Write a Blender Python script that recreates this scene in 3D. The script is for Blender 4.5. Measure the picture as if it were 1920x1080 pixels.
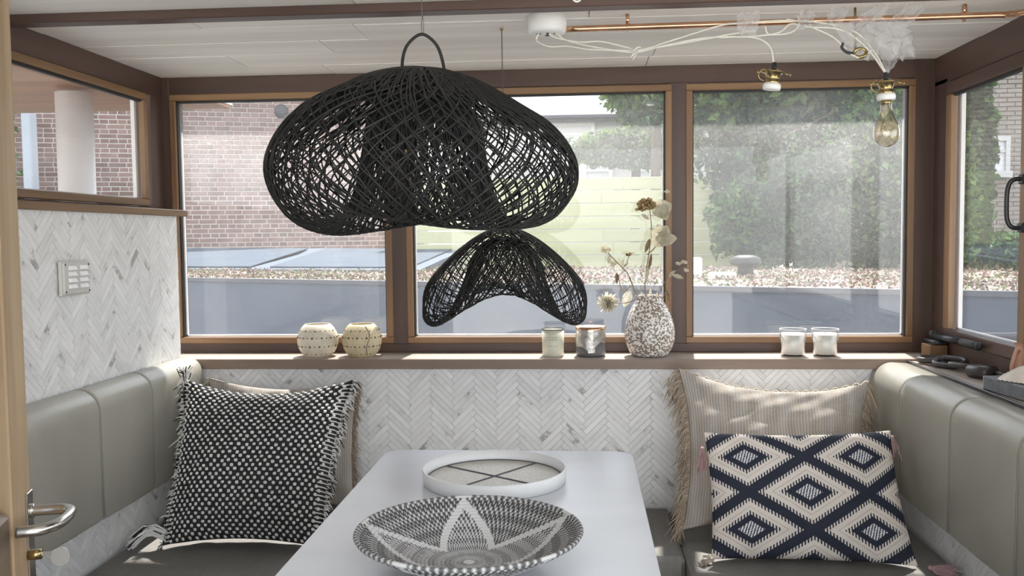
import bpy, bmesh, math, random
import numpy as np
from mathutils import Vector, Matrix, noise
for o in list(bpy.data.objects): bpy.data.objects.remove(o)
SC = bpy.context.scene
COL = SC.collection
random.seed(7); RNG = np.random.default_rng(7)
PI = math.pi

# ------------------------------------------------------------------ camera, sky, sun, exposure
F = 1700.0
d = np.array([130.0, 100.0, F]); d /= np.linalg.norm(d)
U = np.array([-0.011, 1, 0.0]); U[2] = -(U[0]*d[0]+U[1]*d[1])/d[2]; U /= np.linalg.norm(U)
X = np.cross(U, d); X = X if X[0] > 0 else -X
M = np.array([X, d, U])
cam = bpy.data.objects.new('camera', bpy.data.cameras.new('camera')); COL.objects.link(cam)
cam.data.lens = F/1920*36; cam.data.sensor_width = 36; cam.data.clip_start = .05; cam.data.clip_end = 300
R3 = np.array([M@[1,0,0], M@[0,1,0], -(M@[0,0,1])]).T
cam.matrix_world = Matrix.Translation((0,0,1.3)) @ Matrix(R3.tolist()).to_4x4()
SC.camera = cam
wd = bpy.data.worlds.new('sky'); SC.world = wd; wd.use_nodes = True
nt = wd.node_tree; nt.nodes.clear()
tc = nt.nodes.new('ShaderNodeTexCoord'); sp = nt.nodes.new('ShaderNodeSeparateXYZ'); rp = nt.nodes.new('ShaderNodeValToRGB')
bg = nt.nodes.new('ShaderNodeBackground'); wo = nt.nodes.new('ShaderNodeOutputWorld')
nt.links.new(tc.outputs['Generated'], sp.inputs[0]); nt.links.new(sp.outputs[2], rp.inputs[0])
rp.color_ramp.elements[0].color = (.93,.95,.97,1); rp.color_ramp.elements[0].position = 0.0
rp.color_ramp.elements[1].color = (.74,.83,.97,1); rp.color_ramp.elements[1].position = .9
nt.links.new(rp.outputs[0], bg.inputs[0]); bg.inputs[1].default_value = 1.9
nt.links.new(bg.outputs[0], wo.inputs[0])
sun = bpy.data.objects.new('sun', bpy.data.lights.new('sun', 'SUN')); COL.objects.link(sun)
sun.data.energy = 7.0; sun.data.angle = math.radians(1.2); sun.data.color = (1,.96,.9)
SUN_TO = Vector((0.10, 1.0, 1.7)).normalized()      # towards the sun: behind the back windows, high
sun.rotation_euler = SUN_TO.to_track_quat('Z', 'Y').to_euler(); sun.location = (0, 6, 9)
SC.view_settings.view_transform = 'Standard'; SC.view_settings.look = 'None'
SC.view_settings.gamma = 1; SC.view_settings.use_curve_mapping = False
SC.view_settings.exposure = 0.78

# ------------------------------------------------------------------ materials
MATS = {}
def newmat(name):
    m = bpy.data.materials.new(name); m.use_nodes = True; MATS[name] = m
    n = m.node_tree.nodes; return m, n, m.node_tree.links, n['Principled BSDF']
def c4(c): return (c[0], c[1], c[2], 1)
def simple(name, col, rough=.5, metal=0, var=0, nscale=30, bump=0, bscale=60, spec=.5, stretch=(1,1,1), island=0, objr=0, col2=None, trans=0, coat=0, sheen=0):
    m, n, l, b = newmat(name)
    b.inputs['Roughness'].default_value = rough; b.inputs['Metallic'].default_value = metal
    b.inputs['Specular IOR Level'].default_value = spec
    b.inputs['Coat Weight'].default_value = coat; b.inputs['Sheen Weight'].default_value = sheen
    b.inputs['Base Color'].default_value = c4(col)
    tc = n.new('ShaderNodeTexCoord'); mp = n.new('ShaderNodeMapping'); mp.inputs['Scale'].default_value = stretch
    l.new(tc.outputs['Object'], mp.inputs[0]); last = None
    if var or col2:
        nz = n.new('ShaderNodeTexNoise'); nz.inputs['Scale'].default_value = nscale; nz.inputs['Detail'].default_value = 6
        l.new(mp.outputs[0], nz.inputs['Vector'])
        r = n.new('ShaderNodeValToRGB'); r.color_ramp.elements[0].position = .3; r.color_ramp.elements[1].position = .7
        k2 = col2 or [min(1, c*(1+var)) for c in col]
        k1 = col if col2 else [c*(1-var) for c in col]
        r.color_ramp.elements[0].color = c4(k1); r.color_ramp.elements[1].color = c4(k2)
        l.new(nz.outputs[0], r.inputs[0]); last = r.outputs[0]
    if island or objr:
        ge = n.new('ShaderNodeNewGeometry'); oi = n.new('ShaderNodeObjectInfo')
        ad = n.new('ShaderNodeMath'); ad.operation = 'ADD'; l.new(ge.outputs['Random Per Island'], ad.inputs[0]); l.new(oi.outputs['Random'], ad.inputs[1])
        fr = n.new('ShaderNodeMath'); fr.operation = 'FRACT'; l.new(ad.outputs[0], fr.inputs[0])
        mr = n.new('ShaderNodeMapRange'); a = island or objr; mr.inputs[3].default_value = 1-a; mr.inputs[4].default_value = 1+a
        l.new(fr.outputs[0], mr.inputs[0])
        hs = n.new('ShaderNodeHueSaturation'); l.new(mr.outputs[0], hs.inputs['Value'])
        if last: l.new(last, hs.inputs['Color'])
        else: hs.inputs['Color'].default_value = c4(col)
        last = hs.outputs[0]
    if last: l.new(last, b.inputs['Base Color'])
    if bump:
        nb = n.new('ShaderNodeTexNoise'); nb.inputs['Scale'].default_value = bscale; nb.inputs['Detail'].default_value = 5
        l.new(mp.outputs[0], nb.inputs['Vector'])
        bp = n.new('ShaderNodeBump'); bp.inputs['Strength'].default_value = bump; bp.inputs['Distance'].default_value = .004
        l.new(nb.outputs[0], bp.inputs['Height']); l.new(bp.outputs[0], b.inputs['Normal'])
    if trans:
        out = n['Material Output']; tr = n.new('ShaderNodeBsdfTranslucent'); mx = n.new('ShaderNodeMixShader')
        mx.inputs[0].default_value = trans; l.new(b.outputs[0], mx.inputs[1]); l.new(tr.outputs[0], mx.inputs[2]); l.new(mx.outputs[0], out.inputs[0])
        if last: l.new(last, tr.inputs[0])
        else: tr.inputs[0].default_value = c4(col)
    return m
def wood(name, c1, c2, axis=0, rough=.45, scale=14, bump=.15, objr=0, coat=0):
    s = [1,1,1]; s[axis] = .07
    return simple(name, c1, rough, col2=c2, nscale=scale, stretch=tuple(s), bump=bump, bscale=scale*3, objr=objr, coat=coat)
# timber of the frames: three grain directions
for ax, nm in enumerate('xyz'):
    wood('mahogany_'+nm, (.058,.032,.024), (.098,.056,.041), ax, .42, 18)
    wood('teak_'+nm, (.165,.088,.040), (.285,.165,.080), ax, .4, 22)
wood('silltop', (.36,.30,.26), (.46,.39,.34), 0, .35, 20)
wood('silllip', (.20,.14,.105), (.28,.205,.16), 0, .4, 20)
wood('oak', (.36,.245,.14), (.55,.40,.25), 2, .5, 26, .3)
wood('oakdark', (.13,.09,.06), (.26,.19,.13), 1, .4, 16, .2)
wood('whitewash', (.75,.715,.66), (.91,.88,.83), 0, .55, 12, .35, objr=.07)
wood('soffit', (.34,.17,.09), (.50,.27,.15), 0, .5, 8, .1)
wood('fenceboard', (.33,.35,.18), (.46,.46,.27), 0, .7, 6, .1, objr=.06)
def marble():
    m, n, l, b = newmat('marble'); b.inputs['Roughness'].default_value = .28; b.inputs['Specular IOR Level'].default_value = .5
    tc = n.new('ShaderNodeNewGeometry'); oi = n.new('ShaderNodeObjectInfo')
    ad = n.new('ShaderNodeMath'); ad.operation = 'ADD'; l.new(tc.outputs['Random Per Island'], ad.inputs[0]); l.new(oi.outputs['Random'], ad.inputs[1])
    ml = n.new('ShaderNodeMath'); ml.operation = 'MULTIPLY'; ml.inputs[1].default_value = 37; l.new(ad.outputs[0], ml.inputs[0])
    cb = n.new('ShaderNodeCombineXYZ'); l.new(ml.outputs[0], cb.inputs[0]); l.new(ml.outputs[0], cb.inputs[2])
    va = n.new('ShaderNodeVectorMath'); va.operation = 'ADD'; l.new(tc.outputs['Position'], va.inputs[0]); l.new(cb.outputs[0], va.inputs[1])
    nz = n.new('ShaderNodeTexNoise'); nz.inputs['Scale'].default_value = 9; nz.inputs['Detail'].default_value = 8; nz.inputs['Roughness'].default_value = .7
    l.new(va.outputs[0], nz.inputs['Vector'])
    r = n.new('ShaderNodeValToRGB'); e = r.color_ramp.elements
    e[0].position = .0; e[0].color = (.30,.29,.28,1); e[1].position = .385; e[1].color = (.70,.70,.69,1)
    x = e.new(.355); x.color = (.40,.39,.38,1); x = e.new(.45); x.color = (.78,.78,.775,1); x = e.new(.6); x.color = (.84,.84,.835,1)
    l.new(nz.outputs[0], r.inputs[0])
    fr = n.new('ShaderNodeMath'); fr.operation = 'FRACT'; l.new(ad.outputs[0], fr.inputs[0])
    mr = n.new('ShaderNodeMapRange'); mr.inputs[3].default_value = .94; mr.inputs[4].default_value = 1.05; l.new(fr.outputs[0], mr.inputs[0])
    hs = n.new('ShaderNodeHueSaturation'); l.new(mr.outputs[0], hs.inputs['Value']); l.new(r.outputs[0], hs.inputs['Color']); l.new(hs.outputs[0], b.inputs['Base Color'])
marble()
simple('grout', (.76,.76,.75), .8)
simple('leather', (.335,.32,.27), .33, var=.10, nscale=5, bump=.12, bscale=220, stretch=(1,1,.35))
simple('seam', (.24,.235,.20), .5)
simple('seatcloth', (.19,.18,.165), .75, var=.08, nscale=60, bump=.15, bscale=300)
simple('tabletop', (.62,.635,.665), .30, var=.05, nscale=4, stretch=(.6,2,1))
simple('steel', (.62,.60,.57), .22, 1, bump=.05, bscale=40, stretch=(1,.1,1))
simple('brass', (.40,.31,.15), .25, 1, var=.25, nscale=40)
simple('copper', (.64,.38,.24), .22, 1, var=.2, nscale=15)
simple('whiteplastic', (.82,.81,.79), .35)
simple('greyplastic', (.60,.585,.55), .4)
simple('keygrey', (.42,.41,.38), .2)
simple('cable', (.66,.64,.57), .4)
simple('blackmetal', (.022,.024,.028), .35)
simple('blackrubber', (.02,.02,.02), .6)
simple('rattan', (.014,.014,.013), .55, var=.4, nscale=60, spec=.4)
simple('spacer', (.80,.80,.80), .35)
simple('darkwool', (.020,.021,.023), .9, var=.3, nscale=300, bump=.6, bscale=500)
simple('whitewool', (.74,.72,.69), .9, bump=.5, bscale=500, island=.08)
simple('jute', (.47,.40,.32), .9, island=.25)
simple('jutedark', (.33,.255,.185), .9, island=.3)
simple('pinkyarn', (.42,.27,.27), .9, island=.2)
simple('ceramic', (.72,.66,.54), .6, var=.08, nscale=60, bump=.1, bscale=90, trans=.12)
simple('ceramicyellow', (.66,.57,.38), .6, var=.10, nscale=50, bump=.1, bscale=90, trans=.12)
simple('holeshade', (.10,.085,.06), .8)
simple('wax', (.86,.85,.80), .5, trans=.2)
simple('enamel', (.66,.65,.53), .3, var=.05, nscale=30)
simple('greypaint', (.13,.135,.14), .3, var=.15, nscale=20)
simple('silverfoil', (.72,.70,.66), .28, .7, col2=(.35,.33,.30), nscale=60, bump=.5, bscale=60)
simple('inkline', (.33,.32,.28), .6)
simple('stem', (.24,.17,.10), .8, var=.2, nscale=60)
simple('driedleaf', (.42,.38,.25), .7, col2=(.60,.56,.45), nscale=70, trans=.3)
simple('driedpetal', (.78,.73,.60), .7, var=.08, nscale=50, trans=.4, island=.1)
simple('driedbrown', (.26,.18,.08), .8, island=.45)
simple('hull', (.075,.09,.118), .35, var=.10, nscale=1.3)
simple('hullpale', (.30,.33,.37), .35, var=.08, nscale=2)
simple('skylightframe', (.11,.13,.155), .8, spec=.1)
simple('skylightpane', (.07,.087,.11), .8, spec=.1, var=.10, nscale=3)
simple('sedumsoil', (.20,.15,.125), .95, col2=(.28,.22,.18), nscale=22, bump=1, bscale=40)
simple('sedumred', (.21,.125,.105), .9, island=.4)
simple('sedumpale', (.27,.24,.20), .9, island=.35)
simple('sedumgreen', (.14,.165,.08), .9, island=.35)
simple('brick', (.165,.10,.085), .85, col2=(.25,.16,.138), nscale=5, bump=.4, bscale=50, objr=.22)
simple('brickgreen', (.11,.10,.075), .85, col2=(.16,.12,.10), nscale=1.2, bump=.4, bscale=50, objr=.2)
simple('mortar', (.58,.54,.50), .9, var=.05, nscale=9)
simple('render', (.48,.50,.49), .8, var=.04, nscale=3)
simple('slate', (.20,.225,.23), .6, var=.06, nscale=3)
simple('darkglass', (.10,.12,.13), .08)
simple('paleglass', (.52,.56,.57), .1)
simple('paintwhite', (.82,.82,.82), .4)
simple('fascia', (.72,.72,.70), .5)
simple('leafmid', (.060,.125,.035), .6, trans=.45, island=.5, spec=.3)
simple('leafdark', (.020,.052,.018), .6, trans=.4, island=.5, spec=.3)
simple('leafbright', (.125,.205,.05), .6, trans=.5, island=.4, spec=.3)
simple('bark', (.09,.07,.05), .9, var=.3)
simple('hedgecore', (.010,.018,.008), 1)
simple('deckbounce', (.72,.70,.66), .8)
simple('water', (.04,.05,.05), .15)
simple('floorwood', (.50,.44,.36), .4, var=.2, nscale=6)
simple('plumwood', (.050,.042,.040), .35, var=.3, nscale=25)
simple('slatebox', (.16,.17,.185), .7, var=.25, nscale=60, bump=.6, bscale=90)
simple('palecard', (.55,.57,.57), .6, var=.1)
simple('shell', (.80,.72,.62), .35, var=.16, nscale=14, trans=.15)
simple('terracotta', (.50,.27,.18), .6)
simple('stripegrey', (.10,.10,.11), .6)
def vcol(name, rough=.85, bump=0):
    m, n, l, b = newmat(name); b.inputs['Roughness'].default_value = rough; b.inputs['Specular IOR Level'].default_value = .25
    a = n.new('ShaderNodeVertexColor'); a.layer_name = 'pattern'; l.new(a.outputs[0], b.inputs['Base Color'])
vcol('woven'); vcol('basketwork', .7)
def beads():
    m, n, l, b = newmat('beads'); b.inputs['Roughness'].default_value = .45
    tc = n.new('ShaderNodeTexCoord'); v = n.new('ShaderNodeTexVoronoi'); v.inputs['Scale'].default_value = 330
    l.new(tc.outputs['Object'], v.inputs['Vector'])
    r = n.new('ShaderNodeValToRGB'); r.color_ramp.elements[0].color = (.72,.68,.58,1); r.color_ramp.elements[1].color = (.36,.33,.27,1); r.color_ramp.elements[1].position = .8
    l.new(v.outputs['Distance'], r.inputs[0]); l.new(r.outputs[0], b.inputs['Base Color'])
beads()
def speckle():
    m, n, l, b = newmat('speckled'); b.inputs['Roughness'].default_value = .22
    tc = n.new('ShaderNodeTexCoord'); v = n.new('ShaderNodeTexNoise'); v.inputs['Scale'].default_value = 150; v.inputs['Detail'].default_value = 1.5
    l.new(tc.outputs['Object'], v.inputs['Vector'])
    r = n.new('ShaderNodeValToRGB'); r.color_ramp.interpolation = 'LINEAR'; e = r.color_ramp.elements
    e[0].position = .475; e[0].color = (.26,.20,.165,1); e[1].position = .525; e[1].color = (.80,.78,.74,1)
    l.new(v.outputs[0], r.inputs[0]); l.new(r.outputs[0], b.inputs['Base Color'])
speckle()
def glassmat(name, dust, refl=1.0, tint=(1,1,1), zgrad=False):
    m, n, l, b = newmat(name); n.remove(b); out = n['Material Output']
    tr = n.new('ShaderNodeBsdfTransparent'); tr.inputs[0].default_value = c4(tint)
    gl = n.new('ShaderNodeBsdfGlossy'); gl.inputs['Roughness'].default_value = .02
    ge = n.new('ShaderNodeNewGeometry'); dt = n.new('ShaderNodeVectorMath'); dt.operation = 'DOT_PRODUCT'
    l.new(ge.outputs['Incoming'], dt.inputs[0]); l.new(ge.outputs['Normal'], dt.inputs[1])
    def mth(op, a, b):
        q = n.new('ShaderNodeMath'); q.operation = op
        for i, x in enumerate((a, b)):
            if isinstance(x, (int, float)): q.inputs[i].default_value = x
            elif x is not None: l.new(x, q.inputs[i])
        return q
    ab = mth('ABSOLUTE', dt.outputs['Value'], None); om = mth('SUBTRACT', 1.0, ab.outputs[0]); pw = mth('POWER', om.outputs[0], 5.0)   # Schlick reflectance of a pane
    fs = mth('MULTIPLY', pw.outputs[0], .92); fa = mth('ADD', fs.outputs[0], .035)
    m1 = n.new('ShaderNodeMixShader'); fm = n.new('ShaderNodeMath'); fm.operation = 'MULTIPLY'; fm.inputs[1].default_value = refl
    l.new(fa.outputs[0], fm.inputs[0]); l.new(fm.outputs[0], m1.inputs[0]); l.new(tr.outputs[0], m1.inputs[1]); l.new(gl.outputs[0], m1.inputs[2])
    last = m1.outputs[0]
    if dust:
        df = n.new('ShaderNodeBsdfDiffuse'); df.inputs[0].default_value = (.9,.9,.88,1)
        tl = n.new('ShaderNodeBsdfTranslucent'); tl.inputs[0].default_value = (.9,.9,.88,1)
        md = n.new('ShaderNodeMixShader'); md.inputs[0].default_value = .75; l.new(df.outputs[0], md.inputs[1]); l.new(tl.outputs[0], md.inputs[2])
        tc = n.new('ShaderNodeNewGeometry'); n1 = n.new('ShaderNodeTexNoise'); n1.inputs['Scale'].default_value = 3.2; n1.inputs['Detail'].default_value = 3
        n2 = n.new('ShaderNodeTexNoise'); n2.inputs['Scale'].default_value = 130; n2.inputs['Detail'].default_value = 3
        l.new(tc.outputs['Position'], n1.inputs['Vector']); l.new(tc.outputs['Position'], n2.inputs['Vector'])
        r2 = n.new('ShaderNodeMapRange'); r2.inputs[1].default_value = .56; r2.inputs[2].default_value = .72; r2.inputs[4].default_value = dust*1.3; l.new(n2.outputs[0], r2.inputs[0])
        r1 = n.new('ShaderNodeMapRange'); r1.inputs[1].default_value = .3; r1.inputs[2].default_value = .75; r1.inputs[3].default_value = .45; r1.inputs[4].default_value = 1.3; l.new(n1.outputs[0], r1.inputs[0])
        ad = n.new('ShaderNodeMath'); ad.operation = 'ADD'; ad.inputs[1].default_value = dust; l.new(r2.outputs[0], ad.inputs[0])
        mu = n.new('ShaderNodeMath'); mu.operation = 'MULTIPLY'; l.new(ad.outputs[0], mu.inputs[0]); l.new(r1.outputs[0], mu.inputs[1])
        # haze falloff shaped into the dust density: thick high up, thin low down
        sz = n.new('ShaderNodeSeparateXYZ'); l.new(tc.outputs['Position'], sz.inputs[0])
        rz = n.new('ShaderNodeMapRange'); rz.inputs[1].default_value = 1.15; rz.inputs[2].default_value = 1.62; rz.inputs[3].default_value = .25; rz.inputs[4].default_value = 1.45
        l.new(sz.outputs[2], rz.inputs[0]); mz = n.new('ShaderNodeMath'); mz.operation = 'MULTIPLY'; l.new(mu.outputs[0], mz.inputs[0]); l.new(rz.outputs[0], mz.inputs[1])
        m2 = n.new('ShaderNodeMixShader'); l.new(mz.outputs[0], m2.inputs[0]); l.new(last, m2.inputs[1]); l.new(md.outputs[0], m2.inputs[2]); last = m2.outputs[0]
    l.new(last, out.inputs[0])
glassmat('glassdusty', .088); glassmat('glassside', .02, 1.2); glassmat('glassclear', 0, 1.3); glassmat('glassbulb', 0, 3.5, (.93,.87,.76)); glassmat('glasssmoke', 0, 1.2, (.75,.74,.72))
def film():
    m, n, l, b = newmat('plasticfilm'); out = n['Material Output']
    b.inputs['Base Color'].default_value = (.86,.86,.86,1); b.inputs['Roughness'].default_value = .25
    tr = n.new('ShaderNodeBsdfTransparent'); tl = n.new('ShaderNodeBsdfTranslucent'); tl.inputs[0].default_value = (.85,.85,.86,1)
    m0 = n.new('ShaderNodeMixShader'); m0.inputs[0].default_value = .5; l.new(b.outputs[0], m0.inputs[1]); l.new(tl.outputs[0], m0.inputs[2])
    mx = n.new('ShaderNodeMixShader'); mx.inputs[0].default_value = .34; l.new(tr.outputs[0], mx.inputs[1]); l.new(m0.outputs[0], mx.inputs[2]); l.new(mx.outputs[0], out.inputs[0])
film()

# ------------------------------------------------------------------ mesh helpers
POS = {}
def tag(o, label=None, cat=None, group=None, kind=None):
    if label: o['label'] = label
    if cat: o['category'] = cat
    if group: o['group'] = group
    if kind: o['kind'] = kind
    return o
def thing(name, loc, label=None, cat=None, group=None, kind=None):
    o = bpy.data.objects.new(name, None); COL.objects.link(o); o.location = loc; o.empty_display_size = .05
    POS[o.name] = np.array(loc, float); return tag(o, label, cat, group, kind)
def mk(name, V, Fc, mat, parent=None, smooth=False, col=None, org=None):
    V = np.asarray(V, float).reshape(-1, 3)
    if parent is None:
        loc = np.array(org, float) if org is not None else np.array([(V[:,0].min()+V[:,0].max())/2, (V[:,1].min()+V[:,1].max())/2, V[:,2].min()])
    else: loc = POS[parent.name]
    me = bpy.data.meshes.new(name); me.from_pydata((V-loc).tolist(), [], [list(map(int, f)) for f in Fc])
    me.materials.append(MATS[mat])
    if smooth: me.polygons.foreach_set('use_smooth', [True]*len(me.polygons))
    if col is not None:
        a = me.color_attributes.new('pattern', 'FLOAT_COLOR', 'POINT'); c = np.ones((len(V), 4)); c[:,:3] = col
        a.data.foreach_set('color', c.ravel())
    me.update()
    o = bpy.data.objects.new(name, me); COL.objects.link(o)
    if parent is None: o.location = loc
    else: o.parent = parent
    POS[o.name] = loc; return o
def join(parts):
    V = []; Fc = []; k = 0
    for v, f in parts:
        v = np.asarray(v, float).reshape(-1, 3); V.append(v); Fc += [[i+k for i in q] for q in f]; k += len(v)
    return np.concatenate(V), Fc
def box(x0, x1, y0, y1, z0, z1, b=0):
    bm = bmesh.new(); bmesh.ops.create_cube(bm, size=1)
    for v in bm.verts: v.co = Vector(((x0+x1)/2+v.co.x*(x1-x0), (y0+y1)/2+v.co.y*(y1-y0), (z0+z1)/2+v.co.z*(z1-z0)))
    if b: bmesh.ops.bevel(bm, geom=bm.edges[:], offset=b, segments=1, affect='EDGES')
    bm.verts.ensure_lookup_table(); V = [tuple(v.co) for v in bm.verts]; Fc = [[v.index for v in f.verts] for f in bm.faces]; bm.free()
    return np.array(V), Fc
def rot(V, piv, ang, axis='Z'):
    R = np.array(Matrix.Rotation(ang, 3, axis)); p = np.array(piv); return (np.asarray(V)-p)@R.T+p
def lathe(prof, n=32, c=(0,0,0), cap=True):
    prof = np.array(prof, float); a = np.arange(n)*2*PI/n; V = []
    for r, z in prof: V.append(np.stack([c[0]+r*np.cos(a), c[1]+r*np.sin(a), np.full(n, c[2]+z)], 1))
    V = np.concatenate(V); Fc = []
    for i in range(len(prof)-1):
        for j in range(n): k = (j+1) % n; Fc.append([i*n+j, i*n+k, (i+1)*n+k, (i+1)*n+j])
    if cap:
        if prof[0][0] > 1e-5: Fc.append(list(range(n))[::-1])
        if prof[-1][0] > 1e-5: Fc.append([(len(prof)-1)*n+j for j in range(n)])
    return V, Fc
def tube(P, r, n=6, cap=True):
    P = np.array(P, float); m = len(P); r = np.full(m, r) if np.isscalar(r) else np.array(r, float)
    T = np.gradient(P, axis=0); T /= np.linalg.norm(T, axis=1)[:,None]+1e-12
    ref = np.array([0.,0,1]) if abs(T[0][2]) < .9 else np.array([1.,0,0])
    N = np.zeros_like(P); nn = np.cross(T[0], ref); N[0] = nn/np.linalg.norm(nn)
    for i in range(1, m):
        v = N[i-1]-T[i]*np.dot(N[i-1], T[i]); N[i] = v/(np.linalg.norm(v)+1e-12)
    B = np.cross(T, N); a = np.arange(n)*2*PI/n
    V = (P[:,None]+r[:,None,None]*(N[:,None]*np.cos(a)[None,:,None]+B[:,None]*np.sin(a)[None,:,None])).reshape(-1, 3)
    Fc = [[i*n+j, i*n+(j+1)%n, (i+1)*n+(j+1)%n, (i+1)*n+j] for i in range(m-1) for j in range(n)]
    if cap: Fc += [list(range(n))[::-1], [(m-1)*n+j for j in range(n)]]
    return V, Fc
def spline(P, n=40):
    P = np.array(P, float); m = len(P); Q = np.vstack([2*P[0]-P[1], P, 2*P[-1]-P[-2]]); out = []
    for u in np.linspace(0, m-1-1e-9, n):
        i = int(u); t = u-i; a, b, c, e = Q[i:i+4]
        out.append(.5*(2*b+(c-a)*t+(2*a-5*b+4*c-e)*t*t+(3*b-a-3*c+e)*t**3))
    return np.array(out)
def grid_faces(nu, nv, wrap=False):
    Fc = []
    for i in range(nu-1):
        for j in range(nv if wrap else nv-1):
            k = (j+1) % nv; Fc.append((i*nv+j, (i+1)*nv+j, (i+1)*nv+k, i*nv+k))
    return Fc
def ball(c, r, seg=8, rings=6, s=(1,1,1)):
    prof = [(r*math.sin(PI*i/rings), -r*math.cos(PI*i/rings)) for i in range(rings+1)]
    V, Fc = lathe(prof, seg, cap=False); return V*np.array(s)+np.array(c), Fc

# ------------------------------------------------------------------ room shell
CZ = 1.835; YB = 2.95; XL = -1.385; XR = 1.10; YF = -.02
st = dict(kind='structure')
mk('floor', *box(-1.5, 1.3, YF, 3.0, -.05, 0), 'floorwood')['kind'] = 'structure'
ce = mk('ceiling', *box(-1.57, 1.28, YF, 3.09, CZ+.016, CZ+.08), 'fascia'); ce['kind'] = 'structure'
yy = YB+.02; row = 0
while yy > 0.3:                                   # whitewashed planks, each its own piece
    w = .172; xs = [-1.39]
    x = -1.39+random.uniform(.3, 1.2)
    while x < 1.0: xs.append(x); x += random.uniform(.9, 1.6)
    xs.append(1.11)
    for a, b in zip(xs[:-1], xs[1:]):
        dz = random.uniform(0, .0025)
        mk('plank', *box(a+.001, b-.001, yy-w+.0013, yy-.0013, CZ-dz, CZ+.015, .0012), 'whitewash', ce)
    yy -= w; row += 1
# walls: lower tiled parts, window bands above
def herring(W, H, n=6, w=.0162, ox=0, oy=0):
    """clipped herringbone tile outlines in a W x H rectangle"""
    out = []; s = 1/math.sqrt(2); R = int((W+H)/w)+4*n
    def clip(poly, ax, val, keep):
        res = []
        for i in range(len(poly)):
            p, q = poly[i], poly[(i+1) % len(poly)]; ip = (p[ax]-val)*keep >= 0; iq = (q[ax]-val)*keep >= 0
            if ip: res.append(p)
            if ip != iq:
                t = (val-p[ax])/(q[ax]-p[ax]); res.append((p[0]+t*(q[0]-p[0]), p[1]+t*(q[1]-p[1])))
        return res
    g = .0003
    for y in range(-R, R):
        for x in range(-R, R):
            dd = (x-y) % (2*n)
            if dd == 0: r = (x*w+g, y*w+g, (x+n)*w-g, (y+1)*w-g)
            elif dd == 2*n-1: r = (x*w+g, y*w+g, (x+1)*w-g, (y+n)*w-g)
            else: continue
            cx = (r[0]+r[2])/2; cy = (r[1]+r[3])/2; px = (cx-cy)*s+ox; py = (cx+cy)*s+oy
            if px < -.08 or px > W+.08 or py < -.08 or py > H+.08: continue
            P = [((a-b)*s+ox, (a+b)*s+oy) for a, b in ((r[0],r[1]),(r[2],r[1]),(r[2],r[3]),(r[0],r[3]))]
            for ax, val, k in ((0,0,1),(0,W,-1),(1,0,1),(1,H,-1)):
                P = clip(P, ax, val, k)
                if len(P) < 3: break
            if len(P) < 3: continue
            a = .5*abs(sum(P[i][0]*P[(i+1)%len(P)][1]-P[(i+1)%len(P)][0]*P[i][1] for i in range(len(P))))
            if a > 2e-5: out.append((P, (px, py)))
    return out
def tile_mesh(P, o, e1, e2, nrm, th=.0026):
    tilt1, tilt2 = random.gauss(0, .010), random.gauss(0, .010); cx = sum(p[0] for p in P)/len(P); cy = sum(p[1] for p in P)/len(P)
    lo = [o+e1*p[0]+e2*p[1] for p in P]; hi = []
    for p in P:
        dx, dy = p[0]-cx, p[1]-cy; L = math.hypot(dx, dy)+1e-9; k = 1-.0006/L
        hi.append(o+e1*(cx+dx*k)+e2*(cy+dy*k)+nrm*(th+tilt1*dx+tilt2*dy+.0)); 
    m = len(P); V = np.array(lo+hi); Fc = [list(range(m, 2*m))]+[[i, (i+1)%m, m+(i+1)%m, m+i] for i in range(m)]
    return V, Fc
def tiled(parent, o, e1, e2, nrm, W, H, limit=300, prefer=None, ox=0, oy=0):
    o, e1, e2, nrm = map(np.array, (o, e1, e2, nrm)); T = herring(W, H, ox=ox, oy=oy)
    T.sort(key=lambda t: prefer(t[1]) if prefer else random.random())
    for P, c in T[:limit]: mk('tile', *tile_mesh(P, o, e1, e2, nrm), 'marble', parent)
    rest = [tile_mesh(P, o, e1, e2, nrm) for P, c in T[limit:]]
    if rest: mk('tile_field', *join(rest), 'marble', parent)['kind'] = 'stuff'
# back wall
wb = mk('wall_back', *box(-1.385, 1.12, 2.806, 2.99, 0, .885), 'grout'); wb['kind'] = 'structure'
tiled(wb, (-1.27, 2.806, .45), (1,0,0), (0,0,1), (0,-1,0), 2.27, .435, 300, lambda c: abs(c[0]-1.05)+(.0 if c[1] > .15 else .35) - (.3 if c[0] > 1.4 and c[0] < 1.75 else 0), ox=.045, oy=.02)
# left wall, lower
wl = mk('wall_left', *join([box(-1.43, -1.276, YF, 2.780, 0, 1.372)]), 'grout'); wl['kind'] = 'structure'
tiled(wl, (-1.276, 1.2, .45), (0,1,0), (0,0,1), (1,0,0), 1.58, .922, 300, lambda c: (0 if c[0] > .62 and c[1] > .47 else 9)+abs(c[0]-1.1), ox=.02, oy=.01)
# right wall, lower (below the ledge)
mk('wall_right', *box(.975, 1.14, YF, 2.806, 0, .885), 'grout')['kind'] = 'structure'
wr = mk('trim_50', *box(.945, .9745, YF, 2.806, 0, .572), 'grout'); wr['kind'] = 'structure'
tiled(wr, (.945, 1.5, .45), (0,1,0), (0,0,1), (-1,0,0), 1.30, .12, 150, ox=.03, oy=.04)
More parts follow.
